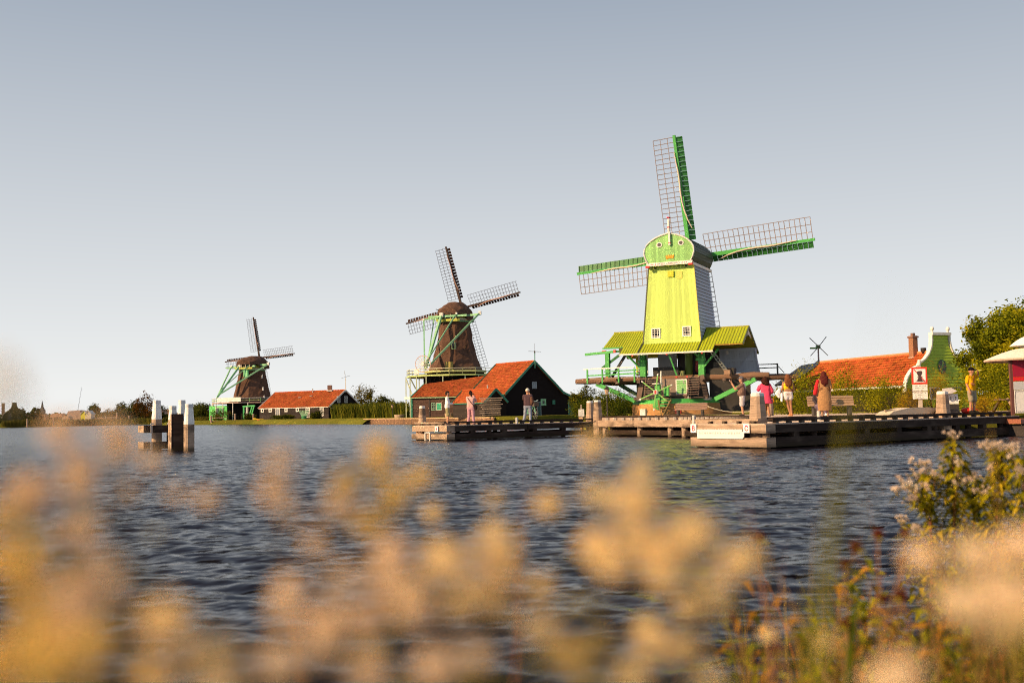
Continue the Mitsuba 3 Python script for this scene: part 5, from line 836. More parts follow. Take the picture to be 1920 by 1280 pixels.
k, ex, wd = person('person with long brown hair, yellow crop top, white shorts and white bag', spot(1479, 46.6, 1.02), -4, 1.80, SKD, dict(eL=(-.25, -.02, 1.15), eR=(.25, -.02, 1.15), wL=(-.28, .08, .92), wR=(.22, .16, .96)), [('crop_top', (.80, .56, .02), [[((-.12, -.01, 1.34), .10), ((.12, -.01, 1.34), .10), ((-.09, .01, 1.19), .12), ((.09, .01, 1.19), .12)]]), ('shorts', (.74, .68, .68), ['short_shorts'])], ((.17, .065, .03), LONG), legs=dict(aL=(.08, .02, .08), aR=(.13, -.02, .08), kL=(-.01, .05, .49), kR=(.11, .03, .49), tL=(.07, .17, .03), tR=(.16, .15, .03)), shoes=(.45, .20, .10))
ex('white_bag', (.82, .80, .84), [((-.36, .0, 1.14), .05), ((-.48, .02, .98), .08), ((-.40, 0, .82), .05)], [((-.28, -.02, .95), .05), ((-.30, -.06, .66), .05)]); ex('strap', (.06, .04, .03), [((-.1, -.13, 1.35), .014), ((.16, -.13, 1.08), .014)])
k, ex, wd = person('person in a long brown dress with long dark red hair, from behind', spot(1547, 42.8, 1.02), 4, 1.76, SK, DOWN, [('dress', (.40, .215, .10), ['torso', 'sleeves', ('skirt', 1.12, .17, .58, .26), ('skirt', .60, .26, .24, .24)])], ((.10, .022, .018), LONG+[[((.08, -.06, 1.50), .09), ((-.1, -.06, 1.5), .09)]]), shoes=(.35, .22, .15))
ex('jacket', (.58, .03, .035), [((-.24, -.04, 1.40), .07), ((-.30, .0, 1.15), .09)], [((-.30, 0, 1.15), .09), ((-.36, .0, .92), .08)]); ex('belt', (.22, .11, .05), [((-.12, -.02, 1.08), .115), ((.12, -.02, 1.08), .115)])
k, ex, wd = person('person sitting on the bench in dark patterned trousers and white shoes', spot(1537, 45.6, .56), 182, 1.70, SK, dict(eL=(-.25, .05, 1.15), eR=(.25, .05, 1.15), wL=(-.15, .30, 1.0), wR=(.15, .30, 1.0)), [('top', (.05, .04, .05), ['torso', 'arms']), ('trousers', (.16, .12, .17), ['trousers'])], ((.05, .03, .02), SHORT_HAIR), legs=dict(kL=(-.12, .44, .92), kR=(.14, .44, .92), aL=(-.12, .52, .56), aR=(.20, .60, .56), tL=(-.13, .70, .5), tR=(.25, .78, .5)), shoes=(.80, .78, .76))
k, ex, wd = person('person in yellow t-shirt, beige shorts and black cap drinking from a bottle', spot(1824, 43.6, 1.02), 148, 1.82, (.56, .27, .16), dict(eL=(-.37, .05, 1.50), eR=(.25, -.03, 1.14), wL=(-.17, .20, 1.60), wR=(.23, .08, .88)), [('t_shirt', (.84, .40, .008), ['torso', 'sleeves']), ('shorts', (.36, .29, .20), ['shorts'])], None, hat=((.012, .010, .012), CAP), shoes=(.02, .018, .018), look=-38)
ex('bottle', (.55, .50, .08), [((-.08, .17, 1.625), .022), ((-.16, .24, 1.66), .03)], [((-.16, .24, 1.66), .03), ((-.22, .30, 1.68), .03)]); ex('bag_strap', (.14, .04, .02), [((-.10, .09, 1.46), .018), ((.10, .14, 1.18), .016)]); ex('belt_bag', (.42, .18, .08), [((.16, .13, 1.16), .05), ((.08, .16, 1.12), .05)])

# ------------------------------------------------------------------ trees, shrubs, hedges on the land
YG = [(.09, .11, .010), (.20, .22, .012), (.34, .33, .012), (.44, .38, .014)]
def pt(px, D): return at(px, 780, D)[:2]
def plant_at(px, D): x, y = pt(px, D); return x, y
x, y = pt(1902, 66); tree('big bushy tree behind the person in yellow, filling the right edge', x, y, .9, 6.3, (2.7, 2.4, 2.9), 60000, .23, YG, 170, .2, sig=.115)
x, y = pt(1962, 70); tree('tallest tree at the right edge, behind the parasol', x, y, .9, 7.5, (3.2, 3.0, 3.3), 44000, .24, YG, 130, .25, sig=.115)
x, y = pt(1892, 58); shrub('dense green undergrowth below the big tree, behind the person in yellow', x, y, .9, (2.5, 1.4, 1.9), 11000, .13, YG, 60)
for px, D, R, n, lab in ((1520, 58, (1.25, .9, 1.55), 5200, 'leafy shrub behind the long brown dress, left of the bench'), (1580, 60, (1.0, .9, 1.65), 4200, 'yellow-green shrub standing before the orange roof, behind the bench'), (1480, 60, (1.3, 1., 1.05), 3800, 'low shrub behind the person in white shorts'), (1640, 57, (1.3, .9, 1.05), 4200, 'bright shrub to the right of the slatted bench'), (1672, 56, (.9, .7, 1.15), 3200, 'shrub with pale tips in front of the arched opening'), (1752, 57, (1.15, .8, 1.3), 5200, 'golden feathery bush to the right of the warning sign'), (1705, 55, (.8, .6, .75), 2400, 'low golden bush at the foot of the warning sign'), (1850, 47.5, (.8, .5, .55), 2200, 'small yellowish bush behind the jetty, right of the person in yellow'), (1782, 60, (.9, .7, .9), 2600, 'bush behind the grey seat')):
    x, y = pt(px, D); gold = 'golden' in lab or 'yellowish' in lab
    shrub(lab, x, y, .9, R, n, .10 if not gold else .11, [(.22, .14, .012), (.38, .24, .014), (.50, .31, .02)] if gold else YG, 34, aspect=.45 if not gold else .16)
for px, D, R, n, lab in ((1148, 90, (1.5, 1.2, 1.25), 4500, 'rounded hedge shrub left of the round brick base'), (1128, 96, (1.3, 1., 1.1), 3200, 'hedge shrub right of the paired mooring posts'), (1170, 97, (1.2, 1., 1.3), 3200, 'hedge shrub close against the round brick base'), (1090, 98, (1.0, .8, .9), 1800, 'hedge shrub between the barn and the paired posts')):
    x, y = pt(px, D); shrub(lab, x, y, .9, R, n, .14, GREENS, 40)
x, y = pt(1103, 120); tree('small round tree between the barn and the green mill', x, y, .9, 3.4, (1.3, 1.1, 1.3), 2600, .2, OLIVES, 30, .1); x, y = pt(1082, 118); tree('low tree at the right end of the barn', x, y, .9, 2.5, (.9, .8, .9), 1400, .2, OLIVES, 20, .08)
for px, D, h, lab in ((1139, 87, 3.35, 'lantern street lamp left of the green mill'), (736, 178, 3.2, 'distant lantern street lamp beside the gallery of the middle windmill')):
    x, y = pt(px, D); k = thing('street_lamp', lab, 'street lamp'); put(k, 'pole', tube([(x, y, .9), (x, y, h-.55)], .05, 6), (.05, .04, .035)); put(k, 'lantern', lathe([(.10, h-.6), (.20, h-.2), (.22, h-.18)], 6, (x, y, 0)), (.50, .34, .22)); put(k, 'lamp_cap', lathe([(.26, h-.18), (.08, h), (.03, h+.12)], 6, (x, y, 0)), (.05, .035, .03))
k = thing('house', 'tiny distant gable roof between the paired posts and the street lamp', 'house'); x, y = pt(1124, 130); put(k, 'wall', box(x-1.0, x+1.0, y, y+3, .9, 2.2), (.2, .15, .14)); put(k, 'roof', prism([(-1.3, 2.0), (1.3, 2.0), (0, 3.25)], 3.4, (x, y+1.5, 0), (1, 0, 0), Z3), (.16, .11, .11))
x, y = pt(1090, 92); k = thing('sign', 'small white notice on a short post at the right corner of the barn', 'sign'); put(k, 'plate', box(x-.25, x+.25, y, y+.05, 1.0, 1.6), WHITE); put(k, 'post', box(x-.06, x+.06, y+.05, y+.12, .9, 2.0), (.4, .32, .25))
# trees and reeds between the left house and the middle mill
for px, D, h, R, n, lab in ((678, 240, 7.0, (3.0, 2.5, 2.6), 2600, 'thin-leaved tree at the right end of the long black house'), (716, 225, 4.4, (2.4, 2., 1.7), 2200, 'rounded tree between the long black house and the middle windmill'), (700, 232, 3.4, (2., 1.7, 1.4), 1500, 'low bushy tree right of the long black house'), (733, 215, 3.2, (1.8, 1.5, 1.3), 1400, 'bush-like tree next to the distant lantern lamp'), (757, 200, 2.7, (2.2, 1.5, 1.0), 1500, 'low tree beside the gallery posts of the middle windmill')):
    x, y = pt(px, D); tree(lab, x, y, .9, h, R, n, .42, OLIVES if px != 678 else [(.13, .11, .012), (.22, .17, .016)], 30, .15)
def reeds(name, label, spans, h, w, n, cols):
    cen = []
    for (pa, Da, pb_, Db, dep) in spans:
        a, b = np.array([*pt(pa, Da), .3]), np.array([*pt(pb_, Db), .3]); t = rng.random((n, 1)); cen.append(a*(1-t)+b*t+np.stack([0*t[:, 0], rng.random(n)*dep, 0*t[:, 0]], 1))
    cen = np.vstack(cen); v, f, m = blades(cen, h, w, .22); c = np.array(cols)[rng.integers(0, len(cols), len(cen))]*rng.uniform(.7, 1.3, (len(cen), 1))
    k = thing(name, label, 'reeds', kind='stuff'); put(k, None, (v, f), mat='leaf', colors=np.repeat(c, m, 0))
reeds('reeds', 'reed bed along the water below the long black house', [(622, 209, 672, 202, 6), (660, 206, 758, 178, 9)], 3.0, .35, 1800, [(.06, .08, .012), (.12, .13, .014), (.18, .17, .02)])
reeds('reeds', 'low marsh grass along the distant shore at the far left', [(0, 283, 200, 318, 5), (150, 322, 420, 258, 6)], 1.5, .4, 2200, [(.05, .055, .012), (.12, .11, .02), (.16, .13, .02)])
for px, D, R, lab in ((414, 251, (2.6, 1.5, 1.5), 'green bush at the water in front of the bright green porch'), (592, 216, (1.2, 1, .9), 'round clipped bush before the long black house'), (530, 232, (2.6, .8, .7), 'dark clipped hedge before the long black house'), (468, 246, (1.6, 1, .8), 'low bush beside the beached rowing boats')):
    x, y = pt(px, D); shrub(lab, x, y, .9, R, 1500, .35, OLIVES, 22)
# embankment of the middle mill's lawn
def bank_wall(label, pts, z=.80, post=1.7):
    k = thing('embankment', label, 'embankment')
    for a, b in zip(pts[:-1], pts[1:]):
        a, b = np.array([*a, z-.45]), np.array([*b, z-.45]); put(k, 'plank_wall', beam(a, b, .12, .9), (.22, .13, .08), 'matte', vn=.3); put(k, 'capping', beam(a+Z3*.5, b+Z3*.5, .3, .14), (.52, .34, .20))
        n = max(1, int(np.linalg.norm(b-a)/post))
        for i in range(n): p = lerp(a, b, (i+.5)/n)-np.array([0, .1, 0]); put(k, 'pile', beam(p-Z3*.8, p+Z3*.45, .2), (.30, .18, .11))
bank_wall('wooden embankment along the lawn of the middle windmill', [(-24.5, 175.5), (-22, 171.6), (-17, 160.6), (-8, 151.6), (-2.5, 138.6)])
bank_wall('low timber landing stage below the long black house', [(-31.5, 198), (-29.8, 191.6), (-25, 180)], .6)
bank_wall('timber quay edge below the green mill', [(30, 91.5), (9, 78.5), (4.5, 71.5)], .9)
def slope_bank(pts, w=2.6):
    p = np.array(pts, float); d = np.gradient(p, axis=0); d /= np.linalg.norm(d, axis=1, keepdims=True); nrm = np.stack([d[:, 1], -d[:, 0]], 1); nrm *= np.where(nrm[:, 1:] > 0, -1, 1); fine = []
    for i in range(len(p)-1):
        n = max(2, int(np.linalg.norm(p[i+1]-p[i])/1.5))
        for t in range(n): fine.append((lerp(p[i], p[i+1], t/n), lerp(nrm[i], nrm[i+1], t/n)))
    rows = []
    for q, o in fine:
        k_ = meshkit.noise(np.array([q[0]*.3, q[1]*.3, 0.]), 3); rows += [[q[0]-o[0]*.5, q[1]-o[1]*.5, .99], [q[0]+o[0]*w*.5, q[1]+o[1]*w*.5, .55+.25*k_], [q[0]+o[0]*w*(.8+.5*k_), q[1]+o[1]*w*(.8+.5*k_), -.2]]
    n = len(fine); f = []
    for i in range(n-1):
        for r in range(2): a = i*3+r; f += [[a, a+3, a+4], [a, a+4, a+1]]
    return np.array(rows), np.array(f)
struct('grass_bank', slope_bank(SHORE[1:11]), (.2, .2, .2), 'lawn')
# boats, posts and small things on the left shore
def rowboat(label, px, D, ln, col, z=.15, deg=0, under=None):
    x, y = pt(px, D); k = thing('rowing_boat', label, 'boat'); B = Fr(x, y, deg); n = 9; rows = []
    for t in np.linspace(-1, 1, n):
        w = .62*(1-abs(t)**2.2)+.03; sh = .55+.30*t*t; rows.append([B(t*ln/2, -w, z+sh), B(t*ln/2, -w*.75, z+.12), B(t*ln/2, 0, z), B(t*ln/2, w*.75, z+.12), B(t*ln/2, w, z+sh)])
    P = np.array(rows); i, j = np.meshgrid(np.arange(n-1), np.arange(4), indexing='ij'); q = np.stack([i*5+j, i*5+j+1, (i+1)*5+j+1, (i+1)*5+j], -1).reshape(-1, 4)
    put(k, 'hull', (P.reshape(-1, 3), np.vstack([q[:, [0, 1, 2]], q[:, [0, 2, 3]]])), under or col); put(k, 'gunwale', [tube(P[:, 0]+Z3*.03, .09, 5), tube(P[:, 4]+Z3*.03, .07, 5)], col); put(k, 'thwart', [B.box(u-.15, u+.15, -.5, .5, z+.45, z+.5) for u in (-.8, .6)], col)
rowboat('yellow rowing boat drawn up at the far shore', 494, 241, 4.6, (.60, .40, .02), .45, -3); rowboat('red rowing boat lying at the far shore below the yellow one', 500, 238.5, 4.2, (.42, .10, .05), .05, -3)
for px, D, h, lab in ((396, 243, 2.0, 'mooring pole at the left end of the far mill landing'), (441, 246, 2.3, 'mooring pole with a red cap before the far mill'), (475, 244, 2.2, 'pole at the right of the far mill landing'), (51, 283, 2.2, 'leftmost shore post below the dark bell gable'), (100, 298, 2.3, 'shore post below the covered boats'), (150, 312, 2.2, 'shore post left of the striped tents'), (199, 316, 2.6, 'shore post before the grey hull'), (219, 315, 3.6, 'tallest shore post right of the grey hull'), (242, 310, 2.6, 'shore post left of the small white boat')):
    x, y = pt(px, D); k = thing('shore_post', lab, 'post'); put(k, 'shaft', tube([(x, y, -.5), (x, y, h*.6), (x, y, h)], [.24, .23, .21], 7), (.30, .20, .15), vn=.3); put(k, 'cap', lathe([(.23, h), (.2, h+.1)], 7, (x, y, 0)), (.45, .33, .26))
k = thing('hoist', 'bright green timber hoist standing beside the long black house', 'hoist'); x, y = pt(466, 250); h_ = Fr(x, y, 10)
put(k, 'frame', [beam(h_(-1.2, 0, .9), h_(-1.2, 0, 4.1), .3), beam(h_(-1.4, 0, 4.1), h_(1.6, 0, 4.2), .35), beam(h_(.4, 0, .9), h_(1.4, 0, 4.1), .25), beam(h_(-.1, 0, .9), h_(.9, 0, 4.1), .25)], (.10, .50, .16)); put(k, 'post', beam(h_(-.5, 0, .9), h_(-.5, 0, 4.0), .22), WHITE)
k = thing('tub_plant', 'green tub of bundled poles on the lawn before the long black house', 'planter'); x, y = pt(570, 214); put(k, 'tub', lathe([(.5, .95), (.55, 1.6)], 10, (x, y, 0)), (.05, .25, .10)); put(k, 'pole', [beam((x+.1*i, y, 1.3), (x+.33*i, y, 2.7), .14) for i in range(-3, 4)], (.30, .50, .30))
k = thing('landing_stage', 'small wooden landing stage with steps under the far mill gallery', 'jetty'); x, y = pt(420, 244); put(k, 'deck', box(x-3.2, x+2.5, y, y+2, .75, .9), (.30, .20, .13)); put(k, 'pile', [box(x+u-.12, x+u+.12, y-.1, y+.1, -.5, .85) for u in (-3, -1.5, 0, 1.5)], (.26, .17, .11)); put(k, 'rail', [box(x-3.2, x+.5, y+.1, y+.2, 1.5, 1.62), box(x-3.2, x-3.08, y+.1, y+.2, .9, 1.6), box(x+.4, x+.5, y+.1, y+.2, .9, 1.6)], (.40, .28, .2))
# dark bell-gabled house far left
A_ = np.array([*pt(27, 300), 0]); BG = Fr(A_[0], A_[1], -20); k = thing('house', 'dark house with a bell-shaped gable and a brown roof, at the far left edge', 'house')
sc_ = 1.02; bell = [(.55, 6.9), (.6, 6.1), (1.0, 5.2), (1.7, 4.55), (2.2, 4.3), (2.9, 3.6), (3.2, 2.6), (3.2, .9)]
put(k, 'gable_wall', prism([(-u, z) for u, z in bell]+[(u, z) for u, z in bell[::-1]], .2, BG(0, 0, 0), BG.u, Z3), (.035, .040, .022), 'matte'); put(k, 'gable_edging', tube([BG(-u, -.12, z) for u, z in bell[:-1]], .10, 5), (.30, .27, .22))
for u in (-1.2, 1.2): window(k, BG, u-.45, u+.45, -.1, 2.2, 4.0, 2, 3, (.10, .10, .06))
put(k, 'door', BG.box(-.9, -.2, -.16, -.1, .9, 2.1), (.05, .05, .03)); q_ = (BG(-3.2, 16, 2.9), BG(-3.2, .2, 2.9), BG(0, .2, 5.4), BG(0, 16, 5.4)); put(k, 'roof', slab(*q_, .15), (.16, .055, .03), 'matte'); put(k, 'roof', slab(BG(3.2, .2, 2.9), BG(3.2, 16, 2.9), BG(0, 16, 5.4), BG(0, .2, 5.4), .15), (.16, .055, .03), 'matte'); put(k, 'side_wall', BG.box(-3.1, -2.9, .2, 16, .9, 2.9), (.05, .035, .03)); put(k, 'gutter', beam(BG(-3.4, .1, 2.8), BG(-3.4, 16, 2.8), .2), (.4, .3, .24)); put(k, 'chimney', BG.box(-3.9, -3.1, 6, 6.8, 3.4, 6.9), (.26, .17, .10))
x, y = pt(39, 303); tree('dark rounded tree against the right side of the bell-gabled house', x, y, .9, 4.6, (1.6, 1.4, 1.9), 900, .45, [(.03, .035, .012), (.05, .055, .015)], 18, .15)
x, y = pt(57, 296); shrub('long dark hedge right of the bell-gabled house', x, y, .8, (4.0, 1.2, 1.9), 1500, .45, [(.02, .025, .008), (.035, .04, .01)], 30)
def cover(label, px, D, w, h, z, col, deg=0):
    x, y = pt(px, D); k = thing('covered_boat', label, 'boat'); B = Fr(x, y, deg); prf = [(-w/2, z), (-w*.42, z+h*.9), (-w*.1, z+h), (w*.3, z+h*.97), (w*.45, z+h*.85), (w/2, z+.1), (w*.36, z-.9), (-w*.36, z-.9)]
    put(k, 'cover', prism(prf[:6], 2.4, B(0, 1.2, 0), B.u, Z3), col, 'matte', vn=.25); put(k, 'hull', prism([(-w/2, z), (w/2, z+.1), (w*.40, .1), (-w*.40, .1)], 2.3, B(0, 1.2, 0), B.u, Z3), (.04, .03, .028), 'matte')
cover('boat under a brown tarpaulin, leftmost of the covered boats', 77, 314, 2.6, 1.7, 1.9, (.34, .20, .15)); cover('long boat under a pale brown tarpaulin, middle of the covered boats', 105, 312, 3.6, 1.1, 2.6, (.36, .21, .16)); cover('small boat with a white and brown cover, before the grey tents', 123, 311, 2.2, 1.0, 1.9, (.45, .32, .26))
k = thing('tent', 'large grey canvas boat tent with a leaning mast', 'tent'); x, y = pt(139, 318); B = Fr(x, y, 12); put(k, 'canvas', prism([(-2.6, 1.8), (-1.9, 4.4), (2.0, 4.6), (2.9, 2.6), (1.2, 1.0)], 2.6, B(0, 1, 0), B.u, Z3), (.30, .22, .20), 'matte', vn=.2); put(k, 'mast', tube([B(1.2, 0, 4.4), B(2.4, 0, 11.4)], [.06, .04], 5), (.06, .05, .05)); put(k, 'underside', B.box(-2.4, 2.6, -.2, 2, .6, 1.9), (.10, .08, .07))
for i, (px, c) in enumerate(((157, (.62, .56, .04)), (165, (.60, .50, .42)))):
    x, y = pt(px, 316); k = thing('beach_hut', ('narrow hut with a yellow end wall and white gable' if i == 0 else 'narrow pale hut right of the yellow-ended one')+', behind the blurred flowers', 'hut'); put(k, 'wall', prism([(-.9, .7), (.9, .7), (.9, 3.4), (0, 4.3), (-.9, 3.4)], 3, (x, y+1.5, 0), (1, 0, 0), Z3), c); put(k, 'roof', [beam((x-1.1, y+1.4, 3.3), (x, y+1.4, 4.45), 3.2, .12), beam((x+1.1, y+1.4, 3.3), (x, y+1.4, 4.45), 3.2, .12)], (.62, .58, .54))
k = thing('barge', 'long low grey barge hull moored at the far shore', 'boat'); x, y = pt(200, 318); put(k, 'hull', prism([(-3.4, 2.2), (3.4, 2.2), (3.0, .0), (-2.6, .0)], 2.4, (x, y, 0), (1, 0, 0), Z3), (.22, .15, .12), 'matte', vn=.2); put(k, 'rail', beam((x-3.4, y-1.2, 2.3), (x+3.4, y-1.2, 2.3), .12), (.4, .3, .25))
rowboat('small white motor boat at the far shore beside the tall post', 249, 304, 3.6, (.60, .58, .56), .1, 10)
for px, D, h, R, lab in ((272, 345, 8.2, (3.6, 3, 3.4), 'reddish brown tree left of the mooring pile cluster'), (258, 350, 6.6, (3.2, 3, 2.8), 'green tree left of the reddish tree'), (243, 352, 5.0, (3., 3, 2.2), 'low green tree farther left of the reddish tree'), (226, 356, 6.0, (1.8, 1.6, 2.4), 'small pointed distant tree above the tall shore post'), (299, 360, 5.4, (2.8, 2.5, 2.3), 'round distant tree between the piles of the cluster'), (212, 350, 4.2, (3.2, 2, 1.8), 'low green bushes behind the grey hull'), (372, 340, 5.4, (2.8, 2.4, 2.2), 'round distant tree just right of the mooring pile cluster'), (386, 320, 4.8, (3.4, 2.5, 2.0), 'green bushy tree left of the far mill'), (360, 335, 4., (3.0, 2, 1.6), 'low distant trees behind the nearest pile'), (66, 340, 5.2, (1.6, 1.4, 2.), 'dark distant tree right of the bell-gabled house'), (176, 345, 5.8, (2.0, 2, 2.4), 'rounded bush behind the narrow huts')):
    x, y = pt(px, D); cols = [(.10, .05, .012), (.16, .07, .014)] if 'reddish' in lab and px == 272 else [(.04, .05, .014), (.07, .085, .014), (.11, .115, .016)]
    tree(lab, x, y, .9, h, R, 1700, .6, cols, 26, .22)
cen = np.stack([rng.uniform(-330, -20, 9000), rng.uniform(395, 470, 9000), 0*np.arange(9000.)], 1); cen[:, 2] = rng.random(9000)*4.2*(.45+.8*meshkit.fbm(np.stack([cen[:, 0]*.05, 0*cen[:, 0], 0*cen[:, 0]], 1), 3, 4))+.8
k = thing('distant_woods', 'thin line of distant woods along the horizon', 'woods', kind='stuff'); put(k, None, leaves(cen, 2.2, .8), mat='leaf', colors=leafcol(9000, [(.035, .045, .018), (.06, .065, .02)]))
cen = np.stack([rng.uniform(0, 160, 7000), rng.uniform(190, 260, 7000), 0*np.arange(7000.)], 1); cen[:, 2] = rng.random(7000)*2.6+.8
k = thing('distant_woods', 'low distant bushes behind the green mill and the right house', 'woods', kind='stuff'); put(k, None, leaves(cen, 1.4, .8), mat='leaf', colors=leafcol(7000, [(.035, .045, .018), (.06, .065, .02)]))
k = thing('church_tower', 'tiny church spire on the horizon at the far left', 'church'); x, y = pt(77, 420); put(k, 'tower', box(x-.9, x+.9, y, y+2, 1, 6.0), (.08, .07, .07)); put(k, 'spire', lathe([(1.1, 6), (.5, 7.2), (.1, 9.6)], 6, (x, y+1, 0)), (.05, .05, .055))
for px, D, w, col, lab in ((296, 400, 2.0, (.35, .16, .09), 'tiny distant orange-roofed house between the piles'), (309, 410, 2.6, (.40, .25, .18), 'tiny distant pale house behind the piles'), (364, 420, 4.0, (.30, .16, .10), 'distant low brown roof right of the piles')):
    x, y = pt(px, D); k = thing('house', lab, 'house'); put(k, 'wall', box(x-w, x+w, y, y+5, .9, 3.0), (.36, .28, .24)); put(k, 'roof', prism([(-w*1.1, 2.9), (w*1.1, 2.9), (w*.7, 5.2), (-w*.7, 5.2)], 5.4, (x, y+2.5, 0), (1, 0, 0), Z3), col)

# ------------------------------------------------------------------ plants on the near bank
def fluffball(cen, r, n):
    """fine hairs radiating from each centre: two triangles per hair"""
    cen = np.repeat(np.asarray(cen, float), n, 0); r = np.repeat(np.broadcast_to(r, (len(cen)//n,)), n); m = len(cen)
    d = rng.normal(size=(m, 3)); d[:, 2] += .35; d /= np.linalg.norm(d, axis=1, keepdims=True); s = np.cross(d, rng.normal(size=(m, 3))); s /= np.linalg.norm(s, axis=1, keepdims=True)
    L = (r*rng.uniform(.55, 1.1, m))[:, None]; w = L*.16
    v = np.stack([cen+d*L*.08, cen+d*L*.6+s*w, cen+d*L, cen+d*L*.6-s*w], 1).reshape(-1, 3); k = np.arange(m)[:, None]*4
    return v, np.vstack([k+[0, 1, 2], k+[0, 2, 3]])
def lance(base, dirs, L, w):
    """pointed leaves from base along dirs, drooping, folded at the midrib"""
    n = len(base); d = dirs/np.linalg.norm(dirs, axis=1, keepdims=True); s = np.cross(d, Z3+rng.normal(0, .25, (n, 3))); s /= np.linalg.norm(s, axis=1, keepdims=True); L = np.broadcast_to(L, (n,))[:, None]; w = np.broadcast_to(w, (n,))[:, None]
    mid = base+d*L*.45+Z3*L*.08; tip = base+d*L-Z3*L*.22; up = np.cross(s, d)
    v = np.stack([base, mid+s*w*.5+up*w*.15, mid, mid-s*w*.5+up*w*.15, tip], 1).reshape(-1, 3); k = np.arange(n)[:, None]*5
    return v, np.vstack([k+[0, 1, 2], k+[0, 2, 3], k+[1, 4, 2], k+[2, 4, 3]])
for nm_, al_, st_ in (('pappus', (.999, .84, .50), 260.), ('pappus_pink', (.999, .82, .57), 210.), ('pappus_gold', (.999, .80, .30), 250.)):
    scene[nm_] = {'type': 'homogeneous', 'albedo': {'type': 'rgb', 'value': list(al_)}, 'sigma_t': st_, 'phase': {'type': 'hg', 'g': -0.5}}
FL1, FL2, FL3 = (.88, .62, .46), (.90, .68, .42), (.86, .60, .26)
def stem_pts(base, top, bend=.04, n=6):
    b = rng.normal(0, bend, 3)*[1, 1, 0]; return [lerp(base, top, t)+b*math.sin(3.1416*t) for t in np.linspace(0, 1, n)]
_ib = trimesh.creation.icosphere(3, 1.); BALL = (np.array(_ib.vertices), np.array(_ib.faces)); _ic = trimesh.creation.icosphere(1, 1.); SPH = (np.array(_ic.vertices), np.array(_ic.faces))
def seed_plant(label, heads, col=FL1, leafy=.5, group=None, lcol=(.46, .36, .03), r=.0046, nb=10, spread=.0100, name='seed_plant', scol=(.045, .034, .014), med='pappus'):
    """heads: (px, py, distance, size factor)"""
    k = thing(name, label, 'plant', group); P0 = None
    for (px, py, D, f) in heads:
        c = at(px, py, D); R = .0110*f; n = max(3, int(5*f)); sp = R*.7
        q_ = rng.normal(size=(n, 3)); q_ *= (rng.random((n, 1))**.5)/np.linalg.norm(q_, axis=1, keepdims=True); cs = c+q_*sp*.7
        lump = 1+.34*(meshkit.fbm(BALL[0]*1.9+rng.uniform(0, 50, 3), 3, 5)-.5)*2
        h = newkey(k+'__flower_head'); scene[h] = {**mikit.ply((c+BALL[0]*lump[:, None]*R*np.array([1, 1, .85]), BALL[1]), {'type': 'null'}), 'interior': {'type': 'ref', 'id': med}}
        put(h, 'seed_core', [(cc+SPH[0]*np.array([1, 1, 1.4])*R*.15, SPH[1]) for cc in cs], (.03, .02, .014), 'matte', smooth=True, kind='stuff')
        fork = c-Z3*R*.5
        base = P0 if P0 is not None and rng.random() < .6 else np.array([c[0]+rng.normal(0, .05), c[1]+rng.normal(0.02, .04), .18]); P0 = base
        pts = stem_pts(base, fork, .03); put(k, 'stem', tube(pts, np.linspace(.0012, .0006, 6), 5), scol, 'matte')
        nl = int(6*leafy+.5)
        if nl:
            t = rng.uniform(.55, .99, nl); pb_ = np.array([lerp(pts[-2], pts[-1], (a-.8)/.2) if a > .8 else lerp(pts[-3], pts[-2], (a-.6)/.2) for a in t]); an = rng.uniform(0, 6.283, nl)
            m = lance(pb_, np.stack([np.cos(an), np.sin(an), rng.uniform(-.1, .7, nl)], 1), rng.uniform(.02, .05, nl), rng.uniform(.005, .011, nl)); put(k, 'leaves', m, mat='leaf', colors=np.repeat(np.array(lcol)*rng.uniform(.5, 1.25, (nl, 1)), 5, 0))
    return k
